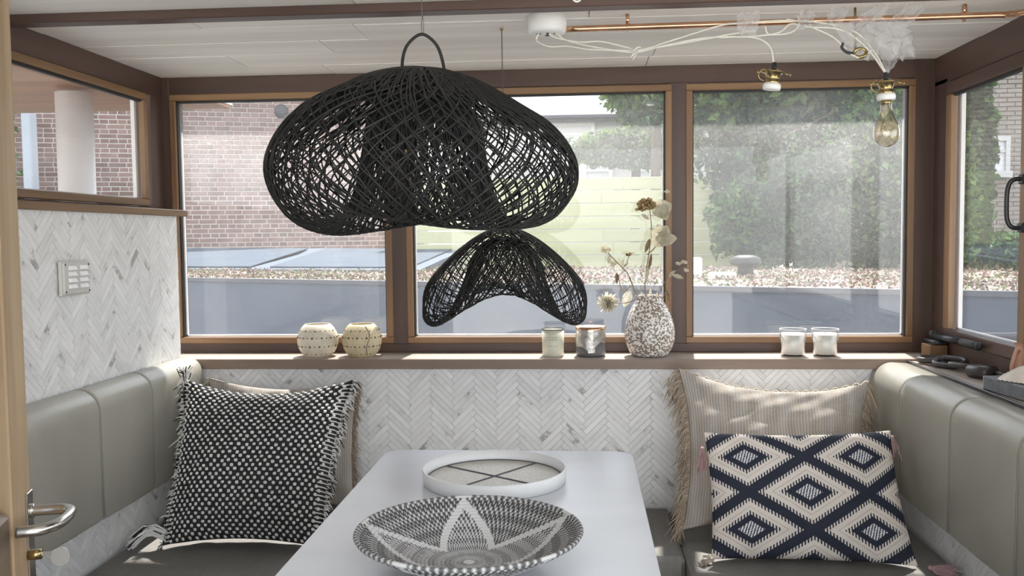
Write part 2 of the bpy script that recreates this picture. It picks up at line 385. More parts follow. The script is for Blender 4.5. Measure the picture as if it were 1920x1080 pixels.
# sills, rails and timbers
tr = [0]
def trim(V, mat):
    tr[0] += 1; o = mk('trim_%d' % tr[0], V[0], V[1], mat); o['kind'] = 'structure'; return o
trim(box(-1.385, 1.12, 2.785, 2.79, .886, .9165, .001), 'silllip')                 # front lipping of the sill
trim(box(-1.385, 1.12, 2.79, 3.0, .886, .917), 'silltop')                          # sill board
trim(box(-1.40, -1.262, YF, 2.84, 1.372, 1.392, .002), 'teak_y')                   # rail on top of the left tiles
trim(box(XL-.06, XR+.07, YB, YB+.10, 1.777, CZ, .002), 'mahogany_x')              # header over the back windows
trim(box(XL-.06, XR+.07, YB, YB+.10, .917, .950, .002), 'mahogany_x')             # bottom rail under the back windows
trim(box(XL-.06, -1.362, YB-.005, YB+.10, .90, CZ, .002), 'mahogany_z')
trim(box(-.633, -.565, YB-.004, YB+.10, .945, 1.78, .002), 'mahogany_z')          # mullions
trim(box(.278, .342, YB-.004, YB+.10, .945, 1.78, .002), 'mahogany_z')
trim(box(1.038, XR+.07, YB-.006, YB+.10, .90, CZ, .002), 'mahogany_z')
trim(box(XL-.05, XL, YF, YB, 1.765, CZ, .002), 'mahogany_y')                      # left header
trim(box(XL-.05, XL, 2.86, YB, 1.39, 1.77, .002), 'mahogany_z')
trim(box(XL-.05, XL, YF, 2.9, 1.392, 1.405, .002), 'mahogany_y')
trim(box(XR, XR+.05, YF, YB, 1.745, CZ, .002), 'mahogany_y')                      # right header
trim(box(XR, XR+.05, 2.85, YB, .91, 1.76, .002), 'mahogany_z')
trim(box(XR, XR+.05, YF, 2.86, .91, .975, .002), 'mahogany_y')
trim(box(-1.385, 1.10, 2.082, 2.128, 1.813, CZ, .002), 'mahogany_x')              # batten across the ceiling
trim(box(.98, 1.10, YF, 2.80, .886, .911, .0015), 'silltop')                      # ledge on the right
trim(box(.972, .98, YF, 2.79, .882, .9125, .001), 'plumwood')
# roof edge outside (casts the band of shade at the top of the panes)
trim(box(-2.0, 1.9, YF, 3.09, CZ+.08, CZ+.16), 'fascia')
so = mk('trim_30', *box(-3.2, -1.44, .2, 3.70, 1.85, 1.90), 'fascia'); so['kind'] = 'structure'
for k in range(18):
    mk('plank', *box(-3.19, -1.445, 3.70-(k+1)*.19+.001, 3.70-k*.19-.001, 1.838, 1.85, .001), 'soffit', so)

def window_back(idx, x0, x1, z0, z1, mat='glassdusty'):
    w = thing('window_%d' % idx, ((x0+x1)/2, YB+.05, z0), kind='structure'); b = .021
    for i, (bx, m) in enumerate(((box(x0-b, x1+b, YB-.008, YB+.016, z1, z1+b, .0025), 'teak_x'), (box(x0-b, x1+b, YB-.008, YB+.016, z0-b, z0, .0025), 'teak_x'),
              (box(x0-b, x0, YB-.008, YB+.016, z0, z1, .0025), 'teak_z'), (box(x1, x1+b, YB-.008, YB+.016, z0, z1, .0025), 'teak_z'))):
        mk('glazing_bead', *bx, m, w)
    y = YB+.016
    mk('glass_pane', *box(x0-.01, x1+.01, y+.003, y+.007, z0-.01, z1+.01), mat, w)
    for bx in (box(x0, x1, y+.008, y+.018, z0, z0+.006), box(x0, x0+.006, y+.008, y+.018, z0, z1-.10), box(x1-.006, x1, y+.008, y+.018, z0, z1-.10)):
        mk('spacer_bar', *bx, 'spacer', w)
    mk('gasket', *join([box(x0, x1, YB+.002, y+.002, z1-.006, z1), box(x1-.004, x1, YB+.002, y+.002, z0, z1), box(x0, x0+.004, YB+.002, y+.002, z0, z1)]), 'blackrubber', w)
    return w
window_back(1, -1.341, -.642, .969, 1.757)
window_back(2, -.552, .269, .969, 1.754)
window_back(3, .355, 1.023, .968, 1.753)
# window in the left wall
def window_side(idx, x, y0, y1, z0, z1, sgn, bead=.022, m1='teak_y', m2='teak_z'):
    w = thing('window_%d' % idx, (x, (y0+y1)/2, z0), kind='structure'); xa, xb = sorted((x-.012*sgn, x+.008*sgn)); b = bead
    for bx, m in ((box(xa, xb, y0-b, y1+b, z1, z1+b, .0025), m1), (box(xa, xb, y0-b, y1+b, z0-b, z0, .0025), m1), (box(xa, xb, y0-b, y0, z0, z1, .0025), m2), (box(xa, xb, y1, y1+b, z0, z1, .0025), m2)):
        mk('glazing_bead', *bx, m, w)
    xg = x-.013*sgn; xa, xb = sorted((xg, xg-.004*sgn)); mk('glass_pane', *box(xa, xb, y0-.01, y1+.01, z0-.01, z1+.01), 'glassside', w)
    xa, xb = sorted((xg-.006*sgn, xg-.018*sgn))
    for bx in (box(xa, xb, y1-.012, y1, z0, z1), box(xa, xb, y0, y1, z0, z0+.005)): mk('spacer_bar', *bx, 'spacer', w)
    mk('gasket', *box(min(x-.001*sgn, xg), max(x-.001*sgn, xg), y0, y1, z1-.007, z1), 'blackrubber', w)
    return w
window_side(4, XL, 1.35, 2.80, 1.428, 1.742, 1)
w5 = window_side(5, XR, 2.365, 2.80, 1.005, 1.705, -1, .036, 'mahogany_y', 'teak_z')
# near part of the right wall beyond the picture: an unseen window added to let in light, and the post between
trim(box(XR, XR+.05, 2.20, 2.33, .97, 1.76, .002), 'mahogany_z')
window_side(6, XR, 1.0, 2.16, 1.005, 1.705, -1, .036, 'mahogany_y', 'teak_z')

# ------------------------------------------------------------------ outside
gw = mk('canal_water', *box(-14, 14, 3.6, 6.5, -.9, -.6), 'water', None); tag(gw, 'dark canal water between the two boats', 'water', kind='stuff')
# neighbouring boat: hull side, planted roof, skylight
hd = np.array([1, -.43, 0]); hd /= np.linalg.norm(hd); hn = np.array([.43, 1, 0]); hn /= np.linalg.norm(hn)   # along the hull / away from us
hA = np.array([-.6, 5.56, 0.])
def prism(a, b, back, z0, z1):     # slab along the hull line from a to b, 'back' deep
    p = [hA+hd*a, hA+hd*b, hA+hd*b+hn*back, hA+hd*a+hn*back]
    V = [(q[0], q[1], z0) for q in p]+[(q[0], q[1], z1) for q in p]
    return np.array(V), [[3,2,1,0],[4,5,6,7],[0,1,5,4],[1,2,6,5],[2,3,7,6],[3,0,4,7]]
bt = thing('houseboat', (hA[0], hA[1], -.6), 'low blue-grey neighbouring houseboat with a planted flat roof, across the water', 'boat')
hs = mk('hull_side', *prism(-5, 6, 2.6, -.7, .99), 'hull', bt)
for a in (-4.1,): mk('hull_joint', *[prism(a, a+.014, .004, -.6, .985)[0]-hn*.006, prism(0,1,1,0,1)[1]], 'hullpale', bt)
mk('roof_edge', *[prism(-5, 6, .05, .985, 1.012)[0]-hn*.012, prism(0,1,1,0,1)[1]], 'stripegrey', bt)
# sedum: bumpy soil plus thousands of little tufts
nu, nv = 260, 50
uu, vv = np.meshgrid(np.linspace(-5, 6, nu), np.linspace(.04, 2.6, nv), indexing='ij')
P = hA[None,None]+uu[...,None]*hd+vv[...,None]*hn
hh = np.array([[noise.noise(Vector((u*3, v*3, 0)))*.02+noise.noise(Vector((u*11, v*11, 3)))*.012 for v in vv[0]] for u in uu[:,0]])
P[...,2] = .995+hh
mk('roof_soil', P.reshape(-1, 3), grid_faces(nu, nv), 'sedumsoil', bt, True)['kind'] = 'stuff'
def leaves(C, s, up=0., flat=1.0, jit=.5):
    n = len(C); N = RNG.normal(size=(n, 3)); N[:,2] += up; N /= np.linalg.norm(N, axis=1)[:,None]
    A = np.cross(N, RNG.normal(size=(n, 3))); A /= np.linalg.norm(A, axis=1)[:,None]; B = np.cross(N, A)
    S = (s*(1+jit*(RNG.random(n)-.5)*2))[:,None]
    V = np.stack([C-A*S, C-B*S*.55*flat+N*S*.12, C+A*S, C+B*S*.55*flat+N*S*.12], 1).reshape(-1, 3)
    Fc = np.arange(4*n).reshape(n, 4); return V, Fc.tolist()
for nm, m, n, s in (('red_sedum', 'sedumred', 17000, .012), ('pale_sedum', 'sedumpale', 12500, .011), ('green_sedum', 'sedumgreen', 11000, .013)):
    u = RNG.uniform(-4.98, 5.5, n); v = RNG.uniform(.02, 2.5, n)
    keep = np.array([noise.noise(Vector((a*1.3, b*2, len(nm)*5.)))*1.6+random.random() > .35 for a, b in zip(u, v)]); u, v = u[keep], v[keep]
    C = hA+u[:,None]*hd+v[:,None]*hn; C[:,2] = 1.0+RNG.random(len(u))*.03
    mk(nm, *leaves(C, s, .6), m, bt)['kind'] = 'stuff'
# chimney cap and white boxes on that roof
cp = thing('roof_vent', (1.10, 6.2, 1.0), 'black mushroom-shaped roof vent standing on the planted roof', 'vent')
mk('vent_pipe', *lathe([(.055,0),(.05,.09)], 20, (1.10,6.2,1.0)), 'blackrubber', cp, True)
mk('vent_cap', *lathe([(.055,.075),(.10,.09),(.105,.105),(.095,.135),(.05,.15),(.0,.152)], 24, (1.10,6.2,1.0)), 'blackrubber', cp, True)
vb = mk('utility_box', *box(.70, .80, 6.1, 6.2, 1.0, 1.14, .01), 'paintwhite'); tag(vb, 'small upright white box on the planted roof left of the black vent', 'box')
vb = mk('roof_block', *box(.83, 1.0, 5.95, 6.05, 1.0, 1.045, .008), 'paintwhite'); tag(vb, 'flat white block lying on the planted roof beside the upright white box', 'block')
# big tilted skylight behind the planting (left)
sk = thing('skylight', (-3.5, 9.3, 1.0), 'large low grey skylight with glass panels in front of the brick wall', 'skylight')
def slab(P4, th):
    P4 = np.array(P4, float); n = np.cross(P4[1]-P4[0], P4[3]-P4[0]); n /= np.linalg.norm(n)
    if n[2] < 0: n = -n
    return np.concatenate([P4-n*th, P4]), [[3,2,1,0],[4,5,6,7],[0,1,5,4],[1,2,6,5],[2,3,7,6],[3,0,4,7]]
a0, b0, b1, a1 = np.array([-7.4,9.3,1.02]), np.array([-1.35,7.5,1.02]), np.array([-1.3,10.2,1.155]), np.array([-8.0,11.2,1.23])
lerp = lambda s, t: (a0*(1-s)+b0*s)*(1-t)+(a1*(1-s)+b1*s)*t
mk('skylight_frame', *slab([a0,b0,b1,a1], .05), 'skylightframe', sk)
for k, (s0, s1) in enumerate(((.02,.22),(.26,.46),(.50,.72),(.755,.98))):
    V = np.array([lerp(s0,.06), lerp(s1,.06), lerp(s1,.94), lerp(s0,.94)])+[0,0,.012]; mk('skylight_pane', *slab(V, .01), 'skylightpane', sk)
# brick building, left: wall line
bA = np.array([-5.4, 12.0, 0]); bd = np.array([1, .33, 0]); bd /= np.linalg.norm(bd); bn = np.array([bd[1], -bd[0], 0])   # bn faces us
bb = thing('brick_building', (-5.4, 12.0, 0), 'red brown brick building with pale joints behind the skylight', 'building')
def bprism(a, b, z0, z1, o0, o1):
    V = []
    for z in (z0, z1):
        for a_, o_ in ((a,o1),(b,o1),(b,o0),(a,o0)): q = bA+bd*a_+bn*o_; V.append((q[0], q[1], z))
    return np.array(V), [[3,2,1,0],[4,5,6,7],[0,1,5,4],[1,2,6,5],[2,3,7,6],[3,0,4,7]]
mk('wall', *bprism(-9, 3.35, -.5, 5.2, -.4, 0), 'mortar', bb)
bricks = []; zc = 1.0; r = 0
while zc < 3.75:
    L = .212 if r % 2 == 0 else .101; a = -8.5-(.05 if r % 4 == 0 else .155 if r % 4 == 2 else 0)
    while a < 3.3:
        bricks.append((a+L/2, zc, L)); a += L+.0125
    zc += .0635; r += 1
bricks.sort(key=lambda q: 0 if (-.1 < q[0] < 1.55 and 1.9 < q[1] < 3.2) else 1)
bm_s, bm_h = [bpy.data.meshes.new('brick') for _ in range(2)]
for me, L in ((bm_s, .212), (bm_h, .101)):
    V, Fc = box(-L/2, L/2, -.012, .010, 0, .050, .003); V = rot(V, (0,0,0), math.atan2(bd[1], bd[0])); me.from_pydata(V.tolist(), [], Fc); me.materials.append(MATS['brick'])
for a, z, L in bricks[:300]:
    o = bpy.data.objects.new('brick', bm_s if L > .15 else bm_h); COL.objects.link(o); o.parent = bb
    q = bA+bd*a+bn*.004*random.uniform(.2, 1.2)-np.array([-5.4,12,0]); o.location = (q[0], q[1], z)
vs = []
for a, z, L in bricks[300:]: vs.append(bprism(a-L/2, a+L/2, z, z+.050, 0, .004+.006*random.random()))
MATS['brickfield'] = simple('brickfield', (.165,.10,.085), .85, col2=(.25,.16,.138), nscale=5, island=.22)
mk('brick_field', *join(vs), 'brickfield', bb)['kind'] = 'stuff'
q = bA+bd*1.33+bn*.0
Vv, Ff = lathe([(0,-.03),(.105,-.03),(.105,.0),(.07,.05),(0,.06)], 24); Vv = Vv[:, [0,2,1]]*np.array([1,-1,1]); Vv = rot(Vv, (0,0,0), math.atan2(bd[1], bd[0]))+q+np.array([0,0,3.05])
mk('wall_vent', Vv, Ff, 'blackmetal', bb, True)
V, Fc = tube([(-5.02, 11.0, 1.2), (-5.02, 11.0, 2.1)], .035, 10); dp = mk('drainpipe', V, Fc, 'paintwhite', None, True); tag(dp, 'short thin white pipe standing before the brick wall, seen through the left window', 'pipe')
V, Fc = box(-4.47, -4.39, 7.0, 7.1, .9, 2.72, .01); gp = mk('grey_pillar', V, Fc, 'hullpale'); tag(gp, 'tall grey square pillar at the left of the brick wall, seen through the left window', 'pillar')
# round white post of our own deck
po = thing('deck_post', (-1.79, 3.12, .2), 'round white post outside the left window under the wooden eaves', 'post')
mk('post_shaft', *lathe([(.062,0),(.062,1.62)], 28, (-1.79,3.12,.2)), 'paintwhite', po, True); mk('post_foot', *lathe([(.075,0),(.075,.03)], 28, (-1.79,3.12,.2)), 'whiteplastic', po, True)
# fence of pale yellow-green boards
fn = thing('board_fence', (-.3, 10.1, .9), 'pale yellow-green fence of wide horizontal boards behind the planted roof', 'fence')
z = .93
while z < 1.80:
    xs = [-2.15, random.uniform(-1.2, -.2), random.uniform(.2, 1.0), 1.95]
    for a, b in zip(xs[:-1], xs[1:]): mk('board', *box(a+.002, b-.002, 10.0+random.uniform(0,.006), 10.03, z+.004, z+.138, .004), 'fenceboard', fn)
    z += .142
for x in (-2.1, -.75, .6, 1.9): mk('fence_post', *box(x-.04, x+.04, 10.035, 10.11, .6, 1.82, .004), 'fenceboard', fn)
# corrugated sheet over the fence
xx = np.linspace(-.5, 1.7, 160); zz = 1.86+.02*np.cos(xx*2*PI/.14); P1 = np.stack([xx, np.full(160, 10.25), zz], 1); P2 = P1+np.array([0, 1.4, .10]); 
Vc = np.concatenate([P1, P2, P1-[0,0,.012], P2-[0,0,.012]]); Fc = grid_faces(2, 160)+[(i+320, i+321, i+481, i+480) for i in range(159)]+[(i, i+1, i+321, i+320) for i in range(159)]
cs = mk('corrugated_roof', Vc, Fc, 'hullpale', None, True); tag(cs, 'wavy corrugated sheet roof just above the board fence', 'roof')
# pale house behind
ho = thing('house', (.5, 17, 0), 'pale rendered house with white windows and slate roof behind the fence', 'house')
mk('facade', *box(-1.9, 3.2, 17, 20, 0, 3.46), 'render', ho)
mk('roof', *slab([(-2.1,16.7,3.44),(3.4,16.7,3.44),(3.4,18.4,4.9),(-2.1,18.4,4.9)], .12), 'slate', ho)
mk('gutter', *box(-2.1, 3.4, 16.55, 16.72, 3.40, 3.47, .01), 'stripegrey', ho)
simple('windowdimmed', (.42,.43,.42), .5)  # white frames, greyed to put the dimming by reflections into the colour
def housewin(x0, x1, z0, z1, y, parent, bars=1, fm='paintwhite'):
    w = mk('window', *join([box(x0-.06, x1+.06, y-.06, y+.02, z1, z1+.07), box(x0-.08, x1+.08, y-.09, y+.02, z0-.09, z0), box(x0-.06, x0, y-.06, y+.02, z0, z1), box(x1, x1+.06, y-.06, y+.02, z0, z1)]+
        ([box((x0+x1)/2-.02, (x0+x1)/2+.02, y-.05, y+.02, z0, z1)] if bars == 2 else [])+[box(x0, x1, y-.05, y+.02, z0+(z1-z0)*.62, z0+(z1-z0)*.62+.04)]), fm, parent)
    mk('pane', *box(x0, x1, y-.02, y+.005, z0, z1), 'paleglass', w)
housewin(.10, .52, 2.12, 2.68, 17, ho); housewin(.98, 1.26, 2.14, 2.66, 17, ho); housewin(-1.2, .2, 2.86, 3.30, 17, ho, 2); housewin(-.75, -.3, 2.12, 2.66, 17, ho)
for x in (.03,): pass
# green wall building to the right
gb = thing('dark_brick_building', (6.2, 13.4, 0), 'dim grey-brown brick building with a white window, seen through the right window', 'building')
mk('wall', *box(3.9, 9.5, 13.4, 15, -.5, 6), 'brickgreen', gb)
vs = []
for r in range(46):
    zc = 1.2+r*.0635; a = 4.0+(.11 if r % 2 else 0)
    while a < 8.2: vs.append(box(a, a+.205, 13.392-.006*random.random(), 13.41, zc, zc+.048)); a += .222
simple('brickgreenfield', (.10,.095,.075), .85, col2=(.17,.125,.105), nscale=1.2, island=.25)
mk('brick_field', *join(vs), 'brickgreenfield', gb)['kind'] = 'stuff'
simple('mortardark', (.23,.22,.195), .9, var=.15, nscale=1.5); bpy.data.objects[gb.children[0].name].data.materials[0] = MATS['mortardark']
housewin(5.5, 5.95, 2.13, 2.55, 13.36, gb, 2, 'windowdimmed'); housewin(6.55, 7.0, 2.13, 2.55, 13.36, gb, 2, 'windowdimmed')
# greenery: every bush its own crown
def bush(name, label, c, rad, n, s, mats=('leafmid',), trunk=True, cat='bush', group=None, shell=.55):
    c = np.array(c); rad = np.array(rad); root = thing(name, (c[0], c[1], max(0, c[2]-rad[2])), label, cat, group)
    for i, m in enumerate(mats):
        k = n//len(mats); D = RNG.normal(size=(k, 3)); D /= np.linalg.norm(D, axis=1)[:,None]
        bump = np.array([1+.35*noise.noise(Vector(tuple(q*2.3))+Vector((i*9, c[0], c[1])))+.15*noise.noise(Vector(tuple(q*6))) for q in D])
        rr = (shell+(1-shell)*RNG.random(k)**.6)*bump
        C = c+D*rad*rr[:,None]
        mk('leaves', *leaves(C, s, .4), m, root)['kind'] = 'stuff'
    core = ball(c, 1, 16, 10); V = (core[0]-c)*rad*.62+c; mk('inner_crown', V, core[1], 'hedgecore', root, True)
    if trunk: mk('trunk', *tube([(c[0], c[1], -.2), (c[0]+.05, c[1], c[2])], .08, 8), 'bark', root, True)
    return root
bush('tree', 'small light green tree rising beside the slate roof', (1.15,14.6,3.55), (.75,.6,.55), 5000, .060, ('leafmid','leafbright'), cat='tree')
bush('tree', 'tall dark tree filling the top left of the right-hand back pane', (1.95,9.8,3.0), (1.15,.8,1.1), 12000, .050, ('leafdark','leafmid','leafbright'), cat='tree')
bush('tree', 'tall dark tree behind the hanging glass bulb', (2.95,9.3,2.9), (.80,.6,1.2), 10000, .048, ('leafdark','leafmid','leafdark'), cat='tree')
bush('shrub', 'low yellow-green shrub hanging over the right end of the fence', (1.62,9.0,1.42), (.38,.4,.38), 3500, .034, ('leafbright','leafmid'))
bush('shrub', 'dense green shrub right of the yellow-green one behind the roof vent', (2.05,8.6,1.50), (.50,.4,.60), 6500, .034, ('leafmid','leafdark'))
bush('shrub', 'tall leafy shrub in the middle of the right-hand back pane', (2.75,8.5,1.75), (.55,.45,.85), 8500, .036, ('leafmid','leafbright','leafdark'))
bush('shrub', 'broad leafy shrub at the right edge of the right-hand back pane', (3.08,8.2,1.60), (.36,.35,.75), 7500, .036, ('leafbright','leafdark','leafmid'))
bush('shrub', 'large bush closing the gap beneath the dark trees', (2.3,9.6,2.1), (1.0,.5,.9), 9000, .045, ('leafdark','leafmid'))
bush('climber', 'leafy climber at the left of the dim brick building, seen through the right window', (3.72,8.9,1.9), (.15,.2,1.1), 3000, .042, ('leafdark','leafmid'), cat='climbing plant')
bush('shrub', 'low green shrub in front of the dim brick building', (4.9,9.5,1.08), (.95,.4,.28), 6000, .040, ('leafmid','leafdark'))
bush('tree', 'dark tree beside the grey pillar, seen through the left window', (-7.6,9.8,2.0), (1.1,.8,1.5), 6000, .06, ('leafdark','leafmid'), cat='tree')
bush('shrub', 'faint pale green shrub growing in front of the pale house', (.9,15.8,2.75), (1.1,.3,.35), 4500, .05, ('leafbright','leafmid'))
# land behind the boats
ld = mk('ground', *box(-40, 40, 7.9, 60, -1, .55), 'sedumsoil'); ld['kind'] = 'structure'
ld = mk('trim_40', *box(-40, 40, -40, YF-.02, -.5, -.05), 'deckbounce'); ld['kind'] = 'structure'  # unseen deck behind the camera, made pale to bounce light into the room
ld = mk('trim_41', *box(-40, 40, 0, 3.5, -1.1, -.7), 'water'); ld['kind'] = 'structure'

# ------------------------------------------------------------------ benches
bs = thing('corner_bench', (-.1, 2.2, .35), 'dark grey upholstered bench seat running around three sides under the cushions', 'bench')
mk('seat_cushion', *box(-1.268, -.62, -.2, 2.798, .37, .45, .012), 'seatcloth', bs); mk('seat_cushion', *box(.27, .937, -.2, 2.798, .37, .45, .012), 'seatcloth', bs)
mk('seat_cushion', *box(-.618, .268, 2.36, 2.798, .37, .45, .012), 'seatcloth', bs)
mk('bench_base', *join([box(-1.25, -.66, -.2, 2.79, .02, .37), box(.31, .93, -.2, 2.79, .02, .37), box(-.66, .31, 2.40, 2.79, .02, .37)]), 'oakdark', bs)
def backrest(name, label, xf, xb, sgn, zb, zt, ys, rr):
    """profile: front face at xf, back at xb, rounded front-top edge"""
    t = thing(name, ((xf+xb)/2, 2.0, zb), label, 'backrest'); pr = [(xb, zb), (xf+sgn*.008, zb), (xf, zb+.008)]
    for k in range(9): a = k/8*PI/2; pr.append((xf+sgn*rr*(1-math.cos(a)), zt-rr+rr*math.sin(a)))
    pr.append((xb, zt-.003)); pr = np.array(pr); n = len(pr); cen = pr.mean(0)
    for y0, y1 in zip(ys[:-1], ys[1:]):
        rows = []
        for y, ins in ((y0+.0006, .006), (y0+.004, .0012), (y0+.012, 0), ((y0+y1)/2, -.0015), (y1-.012, 0), (y1-.004, .0012), (y1-.0006, .006)):
            q = pr.copy(); q[1:-1] += (cen-q[1:-1])/np.linalg.norm(cen-q[1:-1], axis=1)[:,None]*ins
            rows.append(np.stack([q[:,0], np.full(n, y), q[:,1]], 1))
        V = np.concatenate(rows); Fc = grid_faces(7, n, True)+[list(range(n)), [6*n+i for i in range(n)][::-1]]
        mk('leather_panel', V, Fc, 'leather', t, True)
    for y in ys[1:-1]:
        q = pr[2:].copy(); q += (cen-q)/np.linalg.norm(cen-q, axis=1)[:,None]*.0035
        mk('piping', *tube(np.stack([q[:,0], np.full(len(q), y), q[:,1]], 1), .0028, 6), 'seam', t, True)
backrest('backrest', 'olive grey leather bench backrest in panels along the left tiled wall', -1.20, -1.270, -1, .595, .928, [.9,1.25,1.55,1.85,2.157,2.436,2.78], .055)
backrest('backrest', 'olive grey leather bench backrest in panels along the right ledge', .865, .972, 1, .575, .908, [.9,1.2,1.52,1.86,2.195,2.535,2.80], .06)

# ------------------------------------------------------------------ table
tb = thing('table', (-.19, 1.5, 0), 'pale grey table with rounded corners reaching in between the benches', 'table')
pts = []
for cx, cy, a0_ in ((.125-.05, 2.29-.05, 0), (-.503+.05, 2.29-.05, 90), (-.503+.05, .9, 180), (.125-.05, .9, 270)):
    for k in range(7): a = math.radians(a0_+k*15); pts.append((cx+.05*math.cos(a), cy+.05*math.sin(a)))
n = len(pts); cc = np.mean(pts, 0); lay = []
for z, ins in ((.718,.003),(.720,0),(.7475,0),(.75,.003)):
    for p in pts: v = np.array(p)-cc; L = np.linalg.norm(v); q = cc+v*(1-ins/L); lay.append((q[0], q[1], z))
mk('tabletop', np.array(lay), grid_faces(4, n, True)+[list(range(n))[::-1], [3*n+i for i in range(n)]], 'tabletop', tb)
mk('table_leg', *lathe([(.20,0),(.20,.02),(.04,.035),(.04,.70),(.12,.718)], 32, (-.19,1.55,0)), 'steel', tb, True)

# tray
ty = thing('round_tray', (-.198, 2.0, .75), 'round white tray with beaded cross pattern on the table behind the basket bowl', 'tray')
c = (-.198, 2.0, .75)
mk('tray_rim', *lathe([(.150,0),(.159,.002),(.162,.03),(.1605,.0325),(.1575,.0325),(.1545,.012),(.1545,.004),(0,.004)], 72, c), 'paintwhite', ty, True)
mk('beaded_base', *lathe([(.1535,.004),(.1535,.010),(0,.0102)], 60, c, cap=False), 'beads', ty)
V = []
for ang in (-.62, .95):
    for off in (-.0022, .0022): V.append(tube([(c[0]+t*math.cos(ang)-off*math.sin(ang), c[1]+t*math.sin(ang)+off*math.cos(ang), .7605) for t in np.linspace(-.15, .15, 24)], .0013, 5))
V.append(tube([(c[0]+.150*math.cos(a), c[1]+.150*math.sin(a), .7605) for a in np.linspace(0, 2*PI, 80)], .0016, 5))
mk('bead_line', *join(V), 'stripegrey', ty)

# coiled basket bowl
bc = np.array([-.190, 1.475, .7505]); BR = .186
ncoil, K = 27, 104
nr, na = ncoil*4+1, K*5
rr = np.linspace(0.0, 1, nr); aa = np.arange(na)*2*PI/na
prof = lambda t: np.where(t < .42, .004*(t/.42)**2, .004+.053*((np.clip(t,.42,1)-.42)/.58)**1.35)
rg, ag = np.meshgrid(rr, aa, indexing='ij'); coil = np.abs(np.sin(rg*ncoil*PI))
Z = prof(rg)+.0022*coil+.004
Vt = np.stack([bc[0]+BR*rg*np.cos(ag), bc[1]+BR*rg*np.sin(ag), bc[2]+Z], -1).reshape(-1, 3)
Vb = np.stack([bc[0]+(BR+.002)*rg*np.cos(ag), bc[1]+(BR+.002)*rg*np.sin(ag), bc[2]+prof(rg)-.0*coil+.0*rg], -1).reshape(-1, 3)
ring = np.floor(rg*ncoil-1e-6); st_ = ((ag*K/(2*PI)+.5*ring+.15*ring) % 1.0)
tipa = (ag-math.radians(100)) % math.radians(72); dist = np.minimum(tipa, math.radians(72)-tipa)/math.radians(36)   # 0 at a tip, 1 at a valley
rb = 1.0-.60*dist**.75                                                # outline of the star
inband = np.abs(rg-rb+.03) < .062; inside = rg < rb-.08
dark = np.where(inside, st_ < .50, st_ < .66); dark &= ~inband; dark &= rg > .055

lum = np.where(dark, .07, .60)[...,None]*np.array([1,.985,.965]); lum = lum.reshape(-1, 3)
Fc = grid_faces(nr, na, True); V = np.concatenate([Vt, Vb]); nn_ = nr*na
Fc = [f[::-1] for f in Fc]; Fc = [tuple(f) for f in Fc]+[(f[3]+nn_, f[2]+nn_, f[1]+nn_, f[0]+nn_) for f in Fc]+[((nr-1)*na+j, (nr-1)*na+(j+1)%na, nn_+(nr-1)*na+(j+1)%na, nn_+(nr-1)*na+j) for j in range(na)]
bw = thing('basket_bowl', tuple(bc), 'wide black and white woven basket bowl with star pattern at the table front', 'bowl')
mk('woven_body', V, Fc, 'basketwork', bw, False, np.concatenate([lum, lum]))
a = np.linspace(0, 2*PI, 260); rim = tube(np.stack([bc[0]+(BR+.001)*np.cos(a), bc[1]+(BR+.001)*np.sin(a), np.full(260, bc[2]+.0615)], 1), .0036, 6, False)
ra = np.repeat(a, 6); tt = (ra-math.radians(100)) % math.radians(72); ds = np.minimum(tt, math.radians(72)-tt)
rc = np.where((((np.arange(len(ra))//6) % 3 == 0) | (ds < .07)), .62, .12)[:,None]*np.array([1,.985,.965])
mk('rim', rim[0], rim[1], 'basketwork', bw, True, rc)

